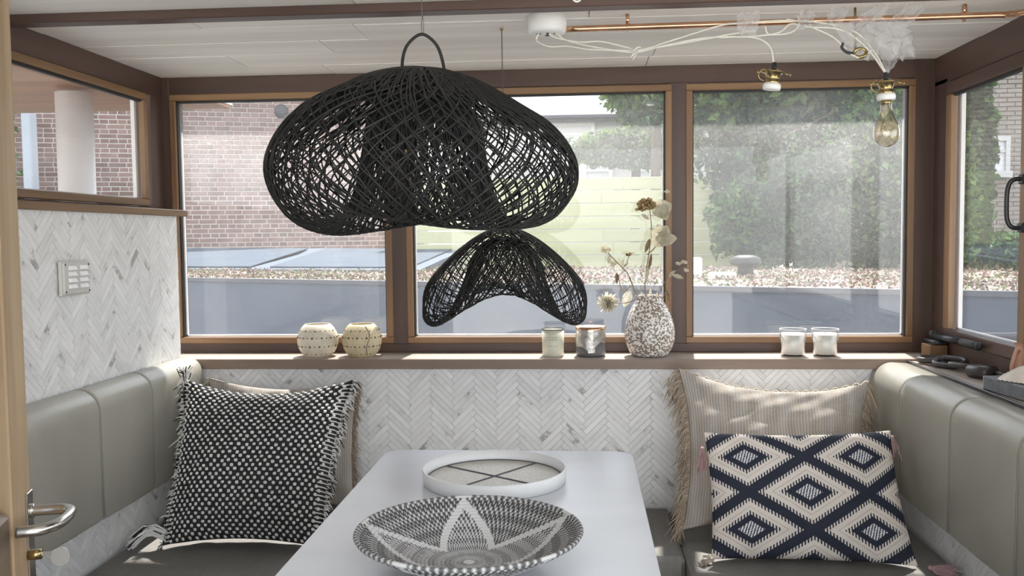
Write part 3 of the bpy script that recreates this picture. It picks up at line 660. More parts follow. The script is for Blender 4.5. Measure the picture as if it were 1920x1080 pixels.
# ------------------------------------------------------------------ cushions
class Pillow:
    def __init__(s, name, label, TL, TR, BL, BR, T, bow=.05, sag=.02, seed=0, cat='cushion', wr=.004, ear=.0):
        s.c = [np.array(q, float) for q in (TL, TR, BL, BR)]; s.T = T; s.bow = bow; s.sag = sag; s.seed = seed; s.wr = wr
        e1 = s.c[1]-s.c[0]+s.c[3]-s.c[2]; e2 = s.c[0]-s.c[2]+s.c[1]-s.c[3]; s.n = np.cross(e1, e2); s.n /= np.linalg.norm(s.n)
        s.e1 = e1/np.linalg.norm(e1); s.e2 = e2/np.linalg.norm(e2)
        b = (s.c[2]+s.c[3])/2; s.root = thing(name, tuple(b), label, cat)
    def p(s, u, v, side=1, off=0):
        u, v = np.broadcast_arrays(np.asarray(u, float), np.asarray(v, float)); U_ = (u+1)/2; V_ = (v+1)/2
        uu = U_+(.5-U_)*s.bow*2*(1-v*v)*np.abs(u)**3; vv = V_+(.5-V_)*s.bow*2*(1-u*u)*np.abs(v)**3
        vv = vv-s.sag*(1-u*u)*np.clip(v, 0, 1)**2
        P = (s.c[0]*((1-uu)*vv)[...,None]+s.c[1]*(uu*vv)[...,None]+s.c[2]*((1-uu)*(1-vv))[...,None]+s.c[3]*(uu*(1-vv))[...,None])
        h = s.T/2*((1-np.abs(u)**2.4)*(1-np.abs(v)**2.4))**.55*(1+.14*(-v))
        k = s.seed; w = s.wr*(np.sin(u*7+v*5+k)*np.cos(v*9-u*3+k*2)+.6*np.sin(u*17-v*13+k*3)*np.cos(v*11+k))*np.minimum(1, h/(s.T*.2)*.4+.2)
        rad = s.wr*1.3*np.sin(np.arctan2(v, u)*14+k)*np.clip((np.abs(u*v))*1.4-.35, 0, 1)
        return P+s.n*((h+w+rad+off)*side)[...,None]
    def shell(s, nu, nv, mat, colf=None, dispf=None, name='cover'):
        u, v = np.meshgrid(np.linspace(-1, 1, nu), np.linspace(-1, 1, nv), indexing='ij')
        off = dispf(u, v) if dispf else 0
        A = s.p(u, v, 1, off).reshape(-1, 3); B = s.p(u, v, -1).reshape(-1, 3); N = nu*nv
        Fc = grid_faces(nu, nv); F2 = [(f[3]+N, f[2]+N, f[1]+N, f[0]+N) for f in Fc]
        col = None
        if colf: c_ = colf(u, v).reshape(-1, 3); col = np.concatenate([c_, c_])
        o = mk(name, np.concatenate([A, B]), Fc+F2, mat, s.root, True, col)
        return o
def fringe(pl, side, n, length, r, mats, names, droop=.5, vr=(-1, 1), wild=.35, seg=5):
    vs = {m: [] for m in mats}
    for i in range(n):
        v = vr[0]+(vr[1]-vr[0])*(i+random.random()*.6)/n; p = pl.p(np.array(side), np.array(v)); L = length*random.uniform(.6, 1.15)
        dr = pl.e1*side*random.uniform(.6, 1)+np.array([0,0,-1])*random.uniform(0, droop)+np.array([random.gauss(0,wild)*.5, random.gauss(0,wild)*.5-.1, random.gauss(0,wild)]); dr /= np.linalg.norm(dr)
        cv = np.array([random.gauss(0,1), random.gauss(0,1), random.gauss(0,1)])*.22+np.array([0,0,-.55*droop])-dr*.35*min(1, droop)
        P = [p+dr*L*t+cv*L*t*t for t in np.linspace(0, 1, seg)]
        vs[mats[i*len(mats)//1 % len(mats) if len(mats) == 1 else (0 if random.random() < .5 else 1)]].append(tube(P, [r]*(seg-1)+[r*.5], 4))
    for m, nm in zip(mats, names):
        if vs[m]: mk(nm, *join(vs[m]), m, pl.root)['kind'] = 'stuff'
# knotted black cushion
pa = Pillow('knotted_cushion', 'large black cushion dotted with white woven knots, fringed sides, on the left bench', (-1.172,2.57,.890), (-.665,2.575,.885), (-1.150,2.36,.462), (-.705,2.36,.462), .15, .045, .055, 1, wr=.005)
NC, NR = 23, 40
pa.shell(150, 200, 'darkwool', dispf=lambda u, v: .0016*np.abs(np.sin((v+1)*NR*PI/2))*np.abs(np.sin((u+1)*NC*PI/1))-.0006)
dots = []
for j in range(NR):
    v = -1+2*(j+.5)/NR
    for i in range(NC):
        u = -1+2*(i+.25+.5*(j % 2))/NC
        if abs(u) > .965: continue
        hu = .44*2/NC/2*1.0*random.uniform(.9, 1.1); hv = .37*2/NR*random.uniform(.9, 1.1); g = []
        ju, jv = random.gauss(0, .0035), random.gauss(0, .004)
        for (a, b, h) in ((-.6,-1,.0),(.6,-1,.0),(1,-.4,.0),(1,.4,.0),(.6,1,.0),(-.6,1,.0),(-1,.4,.0),(-1,-.4,.0),(-.55,-.55,.0042),(.55,-.55,.0042),(.55,.55,.0042),(-.55,.55,.0042)): g.append((u+ju+a*hu, v+jv+b*hv, h))
        g = np.array(g); V = pa.p(g[:,0], g[:,1], 1, g[:,2]+.0008); dots.append((V, [[8,9,10,11],[0,1,9,8],[1,2,9],[2,3,10,9],[3,4,10],[4,5,11,10],[5,6,11],[6,7,8,11],[7,0,8]]))
mk('woven_knots', *join(dots), 'whitewool', pa.root, True)['kind'] = 'stuff'
# striped border strip beside the fringe
for sd in (-1, 1):
    vs = []
    for j in range(NR*2):
        v = -.98+1.96*(j+.5)/(NR*2)
        if j % 2: continue
        P = [pa.p(np.array(sd*q), np.array(v), 1, np.array(.0014)) for q in np.linspace(.90, 1.0, 5)]; P += [P[-1]+pa.e1*sd*.012]
        vs.append(tube(P, .0019, 4))
    mk('border_stitch', *join(vs), 'whitewool', pa.root)['kind'] = 'stuff'
fringe(pa, 1, 300, .026, .0015, ('whitewool','darkwool'), ('white_fringe','black_fringe'), .8, wild=.22)
fringe(pa, -1, 300, .024, .0015, ('whitewool','darkwool'), ('white_fringe','black_fringe'), .8, wild=.22)
# drooping corner tassel at the bottom left and the upright tuft at the top left
vs = {'whitewool': [], 'darkwool': []}
for i in range(70):
    p = pa.p(np.array(-.98), np.array(-.96+random.random()*.12)); m = random.choice(['whitewool','darkwool','whitewool'])
    e = np.array([p[0]-.07-random.random()*.025, p[1]-.03+random.gauss(0,.01), .458+random.random()*.03]); vs[m].append(tube(spline([p, (p+e)/2+[0,0,.02+random.random()*.012], e], 6), .0017, 4))
for i in range(26):
    p = pa.p(np.array(-.97), np.array(.97)); m = random.choice(['whitewool','darkwool'])
    e = p+np.array([random.gauss(.0,.014), random.gauss(0,.01), random.uniform(.015,.045)]); vs[m].append(tube(spline([p+[0,0,-.02], (p+e)/2+[random.gauss(0,.006),0,0], e], 5), .0017, 4))
mk('white_tassel', *join(vs['whitewool']), 'whitewool', pa.root)['kind'] = 'stuff'; mk('black_tassel', *join(vs['darkwool']), 'darkwool', pa.root)['kind'] = 'stuff'
# beige woven cushions
def weavecol(u, v, cu=64, cv=90):
    a = np.sin((u+1)*cu*PI/2)**2; b = np.sin((v+1)*cv*PI/2+PI*.5*(np.floor((u+1)*cu/2) % 2))**2
    q = .50+.50*np.clip(a*1.5, 0, 1)*np.clip(b*1.3, 0, 1); ln = .93+.07*np.sin(u*9+v*2)*np.sin(u*41)
    base = np.array([.66,.61,.555]); warm = np.array([.60,.535,.465]); s = (.5+.5*np.sin(u*26+np.sin(v*8)))[...,None]
    return (base*s+warm*(1-s))*(q*ln)[...,None]
weavedisp = lambda u, v: .0022*np.abs(np.sin((u+1)*64*PI/2))*np.abs(np.sin((v+1)*90*PI/2+PI*.5*(np.floor((u+1)*32) % 2)))
pb = Pillow('beige_cushion', 'beige woven cushion mostly hidden behind the knotted black cushion', (-1.165,2.735,.866), (-.690,2.735,.856), (-1.13,2.70,.47), (-.70,2.70,.47), .10, .03, .05, 4)
pb.shell(200, 240, 'woven', lambda u, v: weavecol(u, v, 60, 80))
fringe(pb, 1, 260, .026, .0012, ('jutedark',), ('fringe',), 1.0, wild=.5); fringe(pb, -1, 160, .032, .0012, ('jutedark',), ('fringe',), .8, wild=.5)
pc = Pillow('beige_cushion', 'large beige woven cushion with a jute fringe standing behind the diamond cushion', (.285,2.69,.902), (.828,2.685,.862), (.275,2.50,.480), (.80,2.56,.482), .13, .05, .065, 2, wr=.006)
pc.shell(300, 330, 'woven', weavecol, weavedisp)
fringe(pc, -1, 520, .056, .0012, ('jute','jutedark'), ('pale_fringe','fringe'), 1.3, wild=.2); fringe(pc, 1, 200, .045, .0012, ('jute','jutedark'), ('pale_fringe','fringe'), 2.2, (-.2, 1) , wild=.3)
vs = []                                                    # scalloped top hem
for sd in (1,):
    for i in range(26):
        u = -.95+1.9*i/25; p = pc.p(np.array(u), np.array(1.)); vs.append(ball(p+[0,-.002,.0], .0105*random.uniform(.7,1.1), 8, 5, (1,.35,.55)))
mk('hem', *join([(v, f) for v, f in []]+[tube([pc.p(np.array(u), np.array(1.))+[0,0,.004*math.sin(u*60)] for u in np.linspace(-1, 1, 120)], .0035, 5)]), 'jute', pc.root, True)
# diamond cushion
def ikat(u, v):
    x = u*470; y = v*305
    comb = np.where(((x/14.5) % 1) < .5, 1.0, -1.0)*.05
    Xx = x; Yy = y; best = None
    lx, ly = 285., 172.
    a_ = (Xx/lx+Yy/ly)/2; b_ = (Xx/lx-Yy/ly)/2
    da = a_-np.round(a_); db = b_-np.round(b_); D = (np.abs(da+db)+np.abs(da-db))      # 0 at diamond centres, 1 on lattice lines
    Dj = D+comb*np.sign(.62-D)*-1
    cream = np.array([.66,.60,.545]); navy = np.array([.026,.030,.046]); tan = np.array([.44,.37,.31]); w = np.array([.72,.72,.74])
    sp_ = ((np.floor(x/5)*5+np.floor(y/5)*3+np.floor((x+y)/11)) % 4) < 1.5
    C = np.broadcast_to(cream, x.shape+(3,)).copy()
    C[(np.abs(D-.60) < .014) & (((x/9) % 1) < .7)] = tan
    C[Dj > .80] = navy; C[Dj < .45] = navy
    core = D < .225; C[core & sp_] = navy; C[core & ~sp_] = w
    return C
pd = Pillow('diamond_cushion', 'cream cushion with navy zigzag diamond pattern on the right bench', (.328,2.46,.762), (.818,2.465,.768), (.330,2.335,.458), (.838,2.31,.458), .12, .02, .012, 3, wr=.003)
pd.shell(520, 340, 'woven', ikat, lambda u, v: .0012*np.clip(np.sin(u*470/14.5*PI*2), -.4, 1)*0+.0007*np.abs(np.sin(v*150)))
def tassel(pl, p0, dr, n, L, mat, name='tassel'):
    vs = []
    for i in range(n):
        e = np.array(p0)+np.array(dr)*L*random.uniform(.75, 1.05)+RNG.normal(0, .007, 3); vs.append(tube(spline([p0, (np.array(p0)+e)/2+RNG.normal(0,.004,3), e], 5), .0011, 4))
    mk(name, *join(vs+[ball(p0, .006, 8, 6)]), mat, pl.root)['kind'] = 'stuff'
tassel(pd, pd.p(np.array(-1.), np.array(.93))+[-.008,-.01,-.03], (-.05,-.1,-1), 60, .055, 'pinkyarn')
tassel(pd, pd.p(np.array(1.), np.array(.95))+[.004,0,-.01], (.05,.1,-1), 40, .05, 'pinkyarn')
tassel(pd, np.array([.855,2.27,.468]), (.9,-.35,-.08), 90, .055, 'pinkyarn'); tassel(pd, np.array([.33,2.32,.462]), (-.9,-.3,0), 30, .03, 'jute')

# ------------------------------------------------------------------ pendant lamps
def catm(pts, t):
    pts = np.array(pts, float); m = len(pts); Q = np.vstack([2*pts[0]-pts[1], pts, 2*pts[-1]-pts[-2]])
    u = np.clip(np.asarray(t), 0, 1)*(m-1)*.999999; i = u.astype(int); f = (u-i)[...,None]; a, b, c_, e = Q[i], Q[i+1], Q[i+2], Q[i+3]
    return .5*(2*b+(c_-a)*f+(2*a-5*b+4*c_-e)*f*f+(3*b-a-3*c_+e)*f**3)
def shade_fn(c, R, Ht, Hb, slope, e, yaw, roll=0, asym=0, fat=False):
    prof = [(.15,1,0),(.38,.80,0),(.62,.44,0),(.82,.10,0),(.945,.0,.15),(.998,0,.37),(.955,0,.62),(.84,0,.86),(.68,0,.99),(.54,0,.97),(.45,0,.72),(.40,.0,.38),(.36,.0,.05),(.29,.26,0),(.20,.42,0)]
    if fat: prof = [(.15,1,0),(.42,.93,0),(.66,.74,0),(.86,.42,0),(.97,0,.0),(1.0,0,.36),(.975,0,.72),(.86,0,.98),(.72,0,1.0),(.60,0,.74),(.50,0,.42),(.42,.0,.05),(.32,.3,0),(.20,.45,0)]
    pr = np.array([(r*R, a*Ht-b*Hb) for r, a, b in prof]); cy, sy = math.cos(yaw), math.sin(yaw); cr, sr = math.cos(roll), math.sin(roll)
    def f(t, th, off=0):
        q = catm(pr, t); r, z = q[...,0]+off, q[...,1]+off*.3
        x = r*np.cos(th); y = r*np.sin(th); z = z-slope*(np.sqrt(x*x+e*e)-e)*(1+asym*np.sign(x)*.0)+.006*np.sin(th*3+1)*(r/R)
        X_ = x*cy-y*sy; Y_ = x*sy+y*cy
        X2 = X_*cr+z*sr; Z2 = -X_*sr+z*cr
        return np.stack([c[0]+X2, c[1]+Y_, c[2]+Z2], -1)
    return f
def lamp(name, label, c, R, Ht, Hb, slope, e, yaw, rs, ncross, nsup, handle, seed, roll=0, sg=62, fat=False):
    root = thing(name, c, label, 'lamp'); rg_ = np.random.default_rng(seed); f = shade_fn(c, R, Ht, Hb, slope, e, yaw, roll, 0, fat); vs = []
    for k in range(ncross):
        for sgn in (-1, 1):
            th0 = 2*PI*(k+rg_.random()*.35)/ncross; tw = sgn*((1.75, 2.75)[k % 2]+rg_.normal(0, .05)); t0 = 0 if rg_.random() < .9 else rg_.uniform(0,.3); t1 = 1 if rg_.random() < .8 else rg_.uniform(.7, 1)
            t = np.linspace(t0, t1, sg); th = th0+tw*t+.022*np.sin(t*rg_.uniform(4, 9)+rg_.random()*6); P = f(t, th, rg_.normal(0, rs*.7)); vs.append(tube(P, rs*rg_.uniform(.8, 1.15), 4, False))
    mk('woven_strands', *join(vs), 'rattan', root, True)['kind'] = 'stuff'
    vs = []
    for k in range(nsup):           # near-radial ribs that crowd towards the crown
        th0 = 2*PI*k/nsup+rg_.normal(0,.02); t = np.linspace(0, rg_.uniform(.14, .30), 30); vs.append(tube(f(t, th0+.5*t*rg_.uniform(.6, 1.6), rs*.8), rs*rg_.uniform(.8, 1.1), 5, False))
    for k in range(int(nsup*.7)):
        th0 = 2*PI*k/(nsup*.7); t = np.linspace(rg_.uniform(.76, .88), 1, 16); vs.append(tube(f(t, th0-.9*t, rs*.5), rs, 5, False))
    mk('radial_strands', *join(vs), 'rattan', root, True)['kind'] = 'stuff'
    vs = []
    for k in range(3):             # bands spiralling round the rim
        th = np.linspace(0, 2*PI*1.02, 150); t = .985+.01*rg_.normal()+.0*th; vs.append(tube(f(t, th+rg_.random()*6, rs*.6), rs*1.1, 5, False))
    for t_ in (.0, .012, .988, 1.0):
        th = np.linspace(0, 2*PI, 60); vs.append(tube(f(np.full(60, t_), th), rs*1.5, 5, False))
    mk('rim_binding', *join(vs), 'rattan', root, True)['kind'] = 'stuff'
    return root, f
LB = (-.303, 1.75, 1.618-.085)
lb, fb = lamp('pendant_lamp', 'very large black woven rattan pendant lamp shade hanging over the table', LB, .298, .085, .197, .235, .10, math.radians(-26), .0018, 106, 210, True, 3, math.radians(0))
hp = spline([(-.338,1.74,1.600),(-.340,1.74,1.635),(-.330,1.745,1.668),(-.303,1.75,1.688),(-.276,1.755,1.668),(-.264,1.76,1.632),(-.262,1.76,1.600)], 40)
mk('handle', *tube(hp, .0032, 8), 'rattan', lb, True)
mk('handle_binding', *join([tube([(-.338+.005*math.cos(a), 1.74+.005*math.sin(a), 1.598+.018*a/20) for a in np.linspace(0, 20, 60)], .0016, 5), tube([(-.262+.005*math.cos(a), 1.76+.005*math.sin(a), 1.598+.012*a/20) for a in np.linspace(0, 20, 60)], .0016, 5)]), 'rattan', lb, True)
mk('hanging_wire', *tube(spline([(-.303,1.75,1.690),(-.3035,1.75,1.71),(-.3025,1.75,1.72),(-.3028,1.75,1.834)], 20), .0008, 5), 'stripegrey', lb, True)
mk('hanging_wire', *tube(spline([(-.300,1.752,1.688),(-.2995,1.75,1.712),(-.3015,1.75,1.73),(-.3055,1.75,1.834)], 20), .0007, 5), 'stripegrey', lb, True)
LS = (-.190, 2.27, 1.322-.048)
ls, fs = lamp('pendant_lamp', 'smaller black rattan pendant shade folded like an arch, below the large one', LS, .205, .046, .112, .74, .07, math.radians(8), .00140, 82, 96, False, 8, math.radians(1.5), 54, True)
for x, y in ((-.243, 2.27), (-.135, 2.26)):
    mk('hook', *tube(spline([(x,y,1.318),(x+.006,y,1.328),(x,y,1.338),(x-.005,y,1.328),(x,y,1.320),(x+.001,y,1.35)], 24), .0016, 6), 'rattan', ls, True)
mk('hanging_wire', *tube([(-.200,2.36,1.834),(-.196,2.33,1.62),(-.135,2.262,1.35)], .0007, 5), 'stripegrey', ls, True)
mk('hanging_wire', *tube([(-.202,2.36,1.834),(-.199,2.33,1.62),(-.242,2.272,1.35)], .0007, 5), 'stripegrey', ls, True)
mk('ceiling_hook', *ball((-.201,2.36,1.831), .005, 8, 6), 'brass', ls, True)

# ------------------------------------------------------------------ ceiling fittings
cr = thing('ceiling_rose', (-.080,2.25,1.79), 'round white ceiling rose with cable holes at the end of the copper pipe', 'ceiling rose')
mk('rose_body', *lathe([(.0,0),(.040,0),(.046,.004),(.048,.012),(.048,.045)], 40, (-.080,2.25,1.790)), 'whiteplastic', cr, True)
mk('cable_hole', *join([lathe([(.006,-.001),(.006,.002)], 12, (-.080+dx,2.25+dy,1.790)) for dx, dy in ((-.02,-.01),(.0,.012),(.021,-.008))]), 'holeshade', cr)
mk('screw', *ball((-.078,2.235,1.789), .004, 8, 5), 'blackmetal', cr, True)
ey = mk('screw_eye', *join([tube([(-.006+.0085*math.cos(a), 1.96, 1.802+.0085*math.sin(a)) for a in np.linspace(0, 2*PI, 30)], .0022, 6, False), tube([(-.006,1.96,1.81),(-.006,1.96,1.834)], .002, 6)]), 'whiteplastic', None, True); tag(ey, 'white screw eye in the ceiling in front of the batten', 'hook')
cu = thing('copper_pipe', (.3,2.25,1.80), 'long copper pipe under the ceiling running right from the white rose', 'pipe')
pp = spline([(-.034,2.25,1.801),(.35,2.25,1.803),(.80,2.245,1.804),(.97,2.24,1.804),(1.00,2.235,1.803),(1.035,2.18,1.801),(1.05,2.0,1.80),(1.05,.9,1.80)], 90)
mk('pipe_run', *tube(pp, .0078, 12), 'copper', cu, True)
for x in (.115, .905):
    mk('pipe_clip', *join([tube([(x, 2.25+.0095*math.cos(a), 1.8025+.0095*math.sin(a)) for a in np.linspace(0, 2*PI, 20)], .0018, 6, False), box(x-.004, x+.004, 2.245, 2.255, 1.81, 1.832), ball((x+.003,2.243,1.812), .0035, 6, 5)]), 'copper', cu, True)
cl = thing('cable_run', (.3,2.25,1.75), 'cream electric cables looping from the rose along the copper pipe, tied in the middle', 'cable')
Y = 2.235
for k, P in enumerate(([(-.10,Y,1.790),(-.105,Y,1.772),(-.075,Y,1.757),(-.03,Y,1.757),(.02,Y,1.748),(.09,Y,1.744),(.14,Y,1.743),(.24,Y,1.756),(.36,Y,1.775),(.42,Y,1.782)],
          [(-.08,Y,1.792),(-.06,Y,1.778),(0,Y,1.766),(.05,Y,1.766),(.12,Y,1.748),(.135,Y,1.740),(.22,Y,1.764),(.33,Y,1.795),(.38,Y,1.80),(.5,Y,1.803),(.60,Y,1.79),(.66,Y,1.765),(.70,Y,1.715),(.723,Y,1.672)],
          [(-.06,Y,1.790),(-.03,Y,1.770),(.04,Y,1.752),(.13,Y,1.738),(.19,Y,1.750),(.30,Y,1.768),(.40,Y,1.768),(.47,Y,1.775),(.50,Y,1.795),(.54,Y,1.787),(.62,Y,1.777),(.68,Y,1.73),(.722,Y,1.672)],
          [(.33,Y,1.768),(.41,Y,1.766),(.45,Y,1.745),(.462,Y,1.700)],
          [(.55,Y,1.786),(.60,Y,1.76),(.635,Y,1.725),(.66,Y,1.712),(.68,Y,1.722),(.695,Y,1.735)],
          [(.44,Y,1.79),(.45,Y,1.772),(.50,Y,1.775),(.52,Y,1.798),(.49,Y,1.806)])):
    mk('cable', *tube(spline(P, 60), .0024, 8), 'cable', cl, True)
mk('cable_tie', *join([tube([(.135+.010*math.cos(a), Y-.002+.008*math.sin(a), 1.742+.007*math.cos(a+.6)) for a in np.linspace(0, 2*PI, 24)], .0017, 6, False), tube([(.135,Y-.01,1.74),(.120,Y-.015,1.722)], .0014, 5), tube([(.14,Y-.01,1.74),(.126,Y-.015,1.718)], .0014, 5)]), 'whiteplastic', cl, True)
# clear film wrapped round the pipe and hanging over the lamp holder
def filmsheet(pts, nu=14, nv=14, amp=.006, seed=0):
    p = np.array(pts, float); u, v = np.meshgrid(np.linspace(0,1,nu), np.linspace(0,1,nv), indexing='ij')
    P = p[0]*((1-u)*(1-v))[...,None]+p[1]*(u*(1-v))[...,None]+p[2]*(u*v)[...,None]+p[3]*((1-u)*v)[...,None]
    for i in range(nu):
        for j in range(nv): P[i,j] += np.array(noise.noise_vector(Vector((u[i,j]*4+seed, v[i,j]*4, seed*2.))))*amp*2.2
    return P.reshape(-1,3), grid_faces(nu, nv)
fl = thing('plastic_film', (.6,2.22,1.75), 'crumpled clear plastic film wrapped around the copper pipe and hanging over the bulb cable', 'plastic film')
yf = 2.215
for k, (pts, amp) in enumerate(([[(.375,yf,1.822),(.425,yf,1.822),(.42,yf,1.765),(.372,yf,1.768)], .004], [[(.51,yf,1.815),(.55,yf,1.82),(.55,yf,1.79),(.515,yf,1.775)], .005],
        [[(.585,yf,1.826),(.635,yf,1.826),(.60,yf,1.775),(.575,yf,1.79)], .005], [[(.69,yf,1.826),(.73,yf,1.826),(.66,yf,1.765),(.62,yf,1.785)], .006],
        [[(.76,yf,1.826),(.815,yf,1.828),(.74,yf,1.76),(.70,yf,1.775)], .007], [[(.60,yf+.02,1.79),(.70,yf+.02,1.80),(.68,yf+.02,1.72),(.625,yf+.02,1.735)], .009],
        [[(.66,yf-.01,1.80),(.76,yf-.01,1.78),(.775,yf-.01,1.705),(.69,yf-.01,1.73)], .012], [[(.68,yf-.015,1.75),(.745,yf-.015,1.735),(.726,yf-.005,1.672),(.718,yf-.005,1.672)], .006], [[(.72,yf+.01,1.77),(.765,yf+.01,1.775),(.78,yf+.01,1.71),(.74,yf,1.70)], .008])):
    mk('film_sheet', *filmsheet(pts, amp=amp, seed=k*3.1), 'plasticfilm', fl, True)
def holder(nm, label, x, y, z, bulb=False, tilt=0, cat='lamp holder'):
    r = thing(nm, (x, y, z), label, cat)
    def T(V): return rot(V, (x,y,z), tilt, 'Y')
    def add(n_, VF, m, sm=True, par=None): return mk(n_, T(VF[0]), VF[1], m, par or r, sm)
    add('cable_gland', lathe([(.004,.012),(.006,.010),(.007,.0),(.009,-.004)], 16, (x,y,z)), 'blackmetal')
    add('brass_cap', lathe([(.009,-.003),(.017,-.008),(.026,-.011),(.027,-.013),(.018,-.014),(.017,-.022),(.0155,-.024),(.0155,-.032),(.017,-.034),(.017,-.040)], 28, (x,y,z)), 'brass')
    for sx in (-1, 1): add('thumb_screw', join([tube([(x+sx*.022,y-.004,z-.013),(x+sx*.036,y-.008,z-.016)], .0018, 6), ball((x+sx*.038,y-.008,z-.0165), .0045, 8, 6, (.6,1,1))]), 'brass')
    add('bracket', join([tube([(x-.022+.012*math.cos(a), y, z-.02+.013*math.sin(a)) for a in np.linspace(1.2, 5, 18)], .0018, 6)]), 'brass')
    add('porcelain_ring', lathe([(.017,-.038),(.0205,-.040),(.0215,-.046),(.0205,-.053),(.014,-.054)], 28, (x,y,z)), 'whiteplastic')
    if bulb:
        add('bulb_cap', lathe([(.012,-.052),(.013,-.060),(.012,-.064)], 20, (x,y,z)), 'brass')
        pr = spline([(.0125,-.060),(.013,-.075),(.017,-.092),(.0265,-.112),(.0305,-.130),(.027,-.147),(.016,-.159),(.004,-.1635)], 26)
        g = add('glass_bulb', lathe(pr, 36, (x,y,z), cap=False), 'glassbulb')
        add('glass_stem', lathe([(.004,-.062),(.0035,-.095),(.006,-.10),(.0,-.101)], 12, (x,y,z)), 'glassclear')
        V = [tube([(x+.012*math.cos(a+k), y+.012*math.sin(a+k), z-.100-.026*(.5-.5*math.cos(a*3))) for a in np.linspace(0, 1.6, 14)], .0008, 4) for k in (0, 1.6, 3.2, 4.8)]
        add('filament', join(V), 'brass')
    return r
holder('lamp_holder', 'bare brass lamp holder with porcelain ring hanging on a cream cable', .462, 2.235, 1.694, tilt=.12)
holder('bulb_lamp', 'brass lamp holder with a clear glass bulb under the plastic film', .722, 2.235, 1.664, True, tilt=-.02, cat='lamp')
bk = thing('brass_hook', (.65,2.26,1.72), 'small brass hook fitting half hidden in the plastic film', 'hook')
mk('hook_ring', *tube([(.662+.014*math.cos(a), 2.235+.003*math.sin(a*2), 1.723+.010*math.sin(a)) for a in np.linspace(0, 2*PI, 30)], .004, 8, False), 'brass', bk, True)
mk('hook_arm', *tube(spline([(.622,2.235,1.747),(.620,2.235,1.736),(.632,2.235,1.725),(.648,2.235,1.722)], 16), .0038, 8), 'blackmetal', bk, True)
mk('hook_stem', *tube([(.655,2.25,1.728),(.655,2.255,1.834)], .003, 8), 'brass', bk, True)

# ------------------------------------------------------------------ things on the sill  (top at z = .917)
SZ = .917; SY = 2.865
def holed_bowl(x, label, mat, sx, crack=False, seed=0):
    r = thing('tealight_holder', (x, SY, SZ), label, 'candle holder', None); Rr = .0655*sx; rg_ = random.Random(seed)
    pr = [(.0,.0),(.030,.0),(.034,.002)]
    for a in np.linspace(-58, 52, 16): pr.append((Rr*math.cos(math.radians(a)), .052+.0585*math.sin(math.radians(a))/math.sin(math.radians(62))*1.0))
    pr += [(pr[-1][0]-.003, pr[-1][1]-.0005), (pr[-1][0]-.001, pr[-1][1]-.006), (.052, .06), (.03, .008), (0, .006)]
    mk('pierced_body', *lathe(pr, 48, (x,SY,SZ), cap=False), mat, r, True)
    V = []
    for row, (ang, n, big) in enumerate(((30,22,.0026),(10,26,.0034),(-14,26,.0034),(-38,20,.0024))):
        for k in range(n):
            a = 2*PI*(k+.5*(row % 2))/n; la = math.radians(ang); p = np.array([x+Rr*math.cos(la)*math.cos(a), SY+Rr*math.cos(la)*math.sin(a), SZ+.052+.0585*math.sin(la)/math.sin(math.radians(62))])
            V.append(ball(p, big*(1.0 if k % 2 else .62)*rg_.uniform(.8,1.1), 8, 4))
    mk('pierced_hole', *join(V), 'holeshade', r, True)['kind'] = 'stuff'
    if crack:
        P = []
        for la in np.linspace(-42, 46, 16):
            l2 = math.radians(la); a = math.radians(-58+5*math.sin(la*.08)); P.append((x+(Rr+.0003)*math.cos(l2)*math.cos(a), SY+(Rr+.0003)*math.cos(l2)*math.sin(a), SZ+.052+.0585*math.sin(l2)/math.sin(math.radians(62))))
        mk('crack', *tube(P, .0011, 5), 'holeshade', r, True)
    return r
holed_bowl(-.853, 'white pierced ceramic tealight holder at the left end of the sill', 'ceramic', 1.0, seed=1)
holed_bowl(-.708, 'yellowish cracked pierced ceramic tealight holder right of the white one', 'ceramicyellow', .97, True, 2)
x = -.092; tn = thing('candle_tin', (x,SY,SZ), 'cream enamel candle tin with a black rim on the sill', 'candle')
mk('tin_body', *lathe([(.0,0),(.032,0),(.034,.002),(.0355,.084),(.0325,.084),(.0315,.07),(0,.07)], 40, (x,SY,SZ), cap=False), 'enamel', tn, True)
mk('rim', *tube([(x+.0352*math.cos(a), SY+.0352*math.sin(a), SZ+.0855) for a in np.linspace(0, 2*PI, 48)], .0017, 6, False), 'blackmetal', tn, True)
mk('wax', *lathe([(.0315,.070),(.0,.071)], 32, (x,SY,SZ), cap=False), 'wax', tn, True)
for zz_, w_ in ((.062,.42),(.0575,.06),(.054,.38),(.034,.46)):
    V = [(x+.0353*math.sin(a), SY-.0353*math.cos(a), SZ+zz_+dz) for a in np.linspace(-w_, w_, 12) for dz in (0, .0013)]
    V = [(p[0], p[1], p[2]) for p in V]; mk('printed_line', V, grid_faces(12, 2), 'inkline', tn)
x = .027; jr = thing('candle_jar', (x,SY,SZ), 'grey glass candle jar with silver patches and a copper rim', 'candle')
mk('jar_body', *lathe([(0,0),(.040,0),(.046,.005),(.0475,.014),(.0475,.050)], 44, (x,SY,SZ), cap=False), 'greypaint', jr, True)
nn2 = 60; a = np.arange(nn2)*2*PI/nn2; lowz = .036+.012*np.sin(a*2+2.2)+.006*np.sin(a*5)
V = np.concatenate([np.stack([x+.0479*np.cos(a), SY+.0479*np.sin(a), SZ+lowz], 1), np.stack([x+.0479*np.cos(a), SY+.0479*np.sin(a), SZ+lowz*.3+.05], 1), np.stack([x+.0477*np.cos(a), SY+.0477*np.sin(a), np.full(nn2, SZ+.086)], 1)])
mk('foil_band', V, grid_faces(3, nn2, True), 'silverfoil', jr, True)
V = np.array([(x+.0484*math.sin(t), SY-.0484*math.cos(t), SZ+zz_) for zz_ in (.014,.034) for t in np.linspace(-.18,.28,8)]); mk('foil_drip', V, [(i, i+1, i+9, i+8) for i in range(7)], 'silverfoil', jr, True)
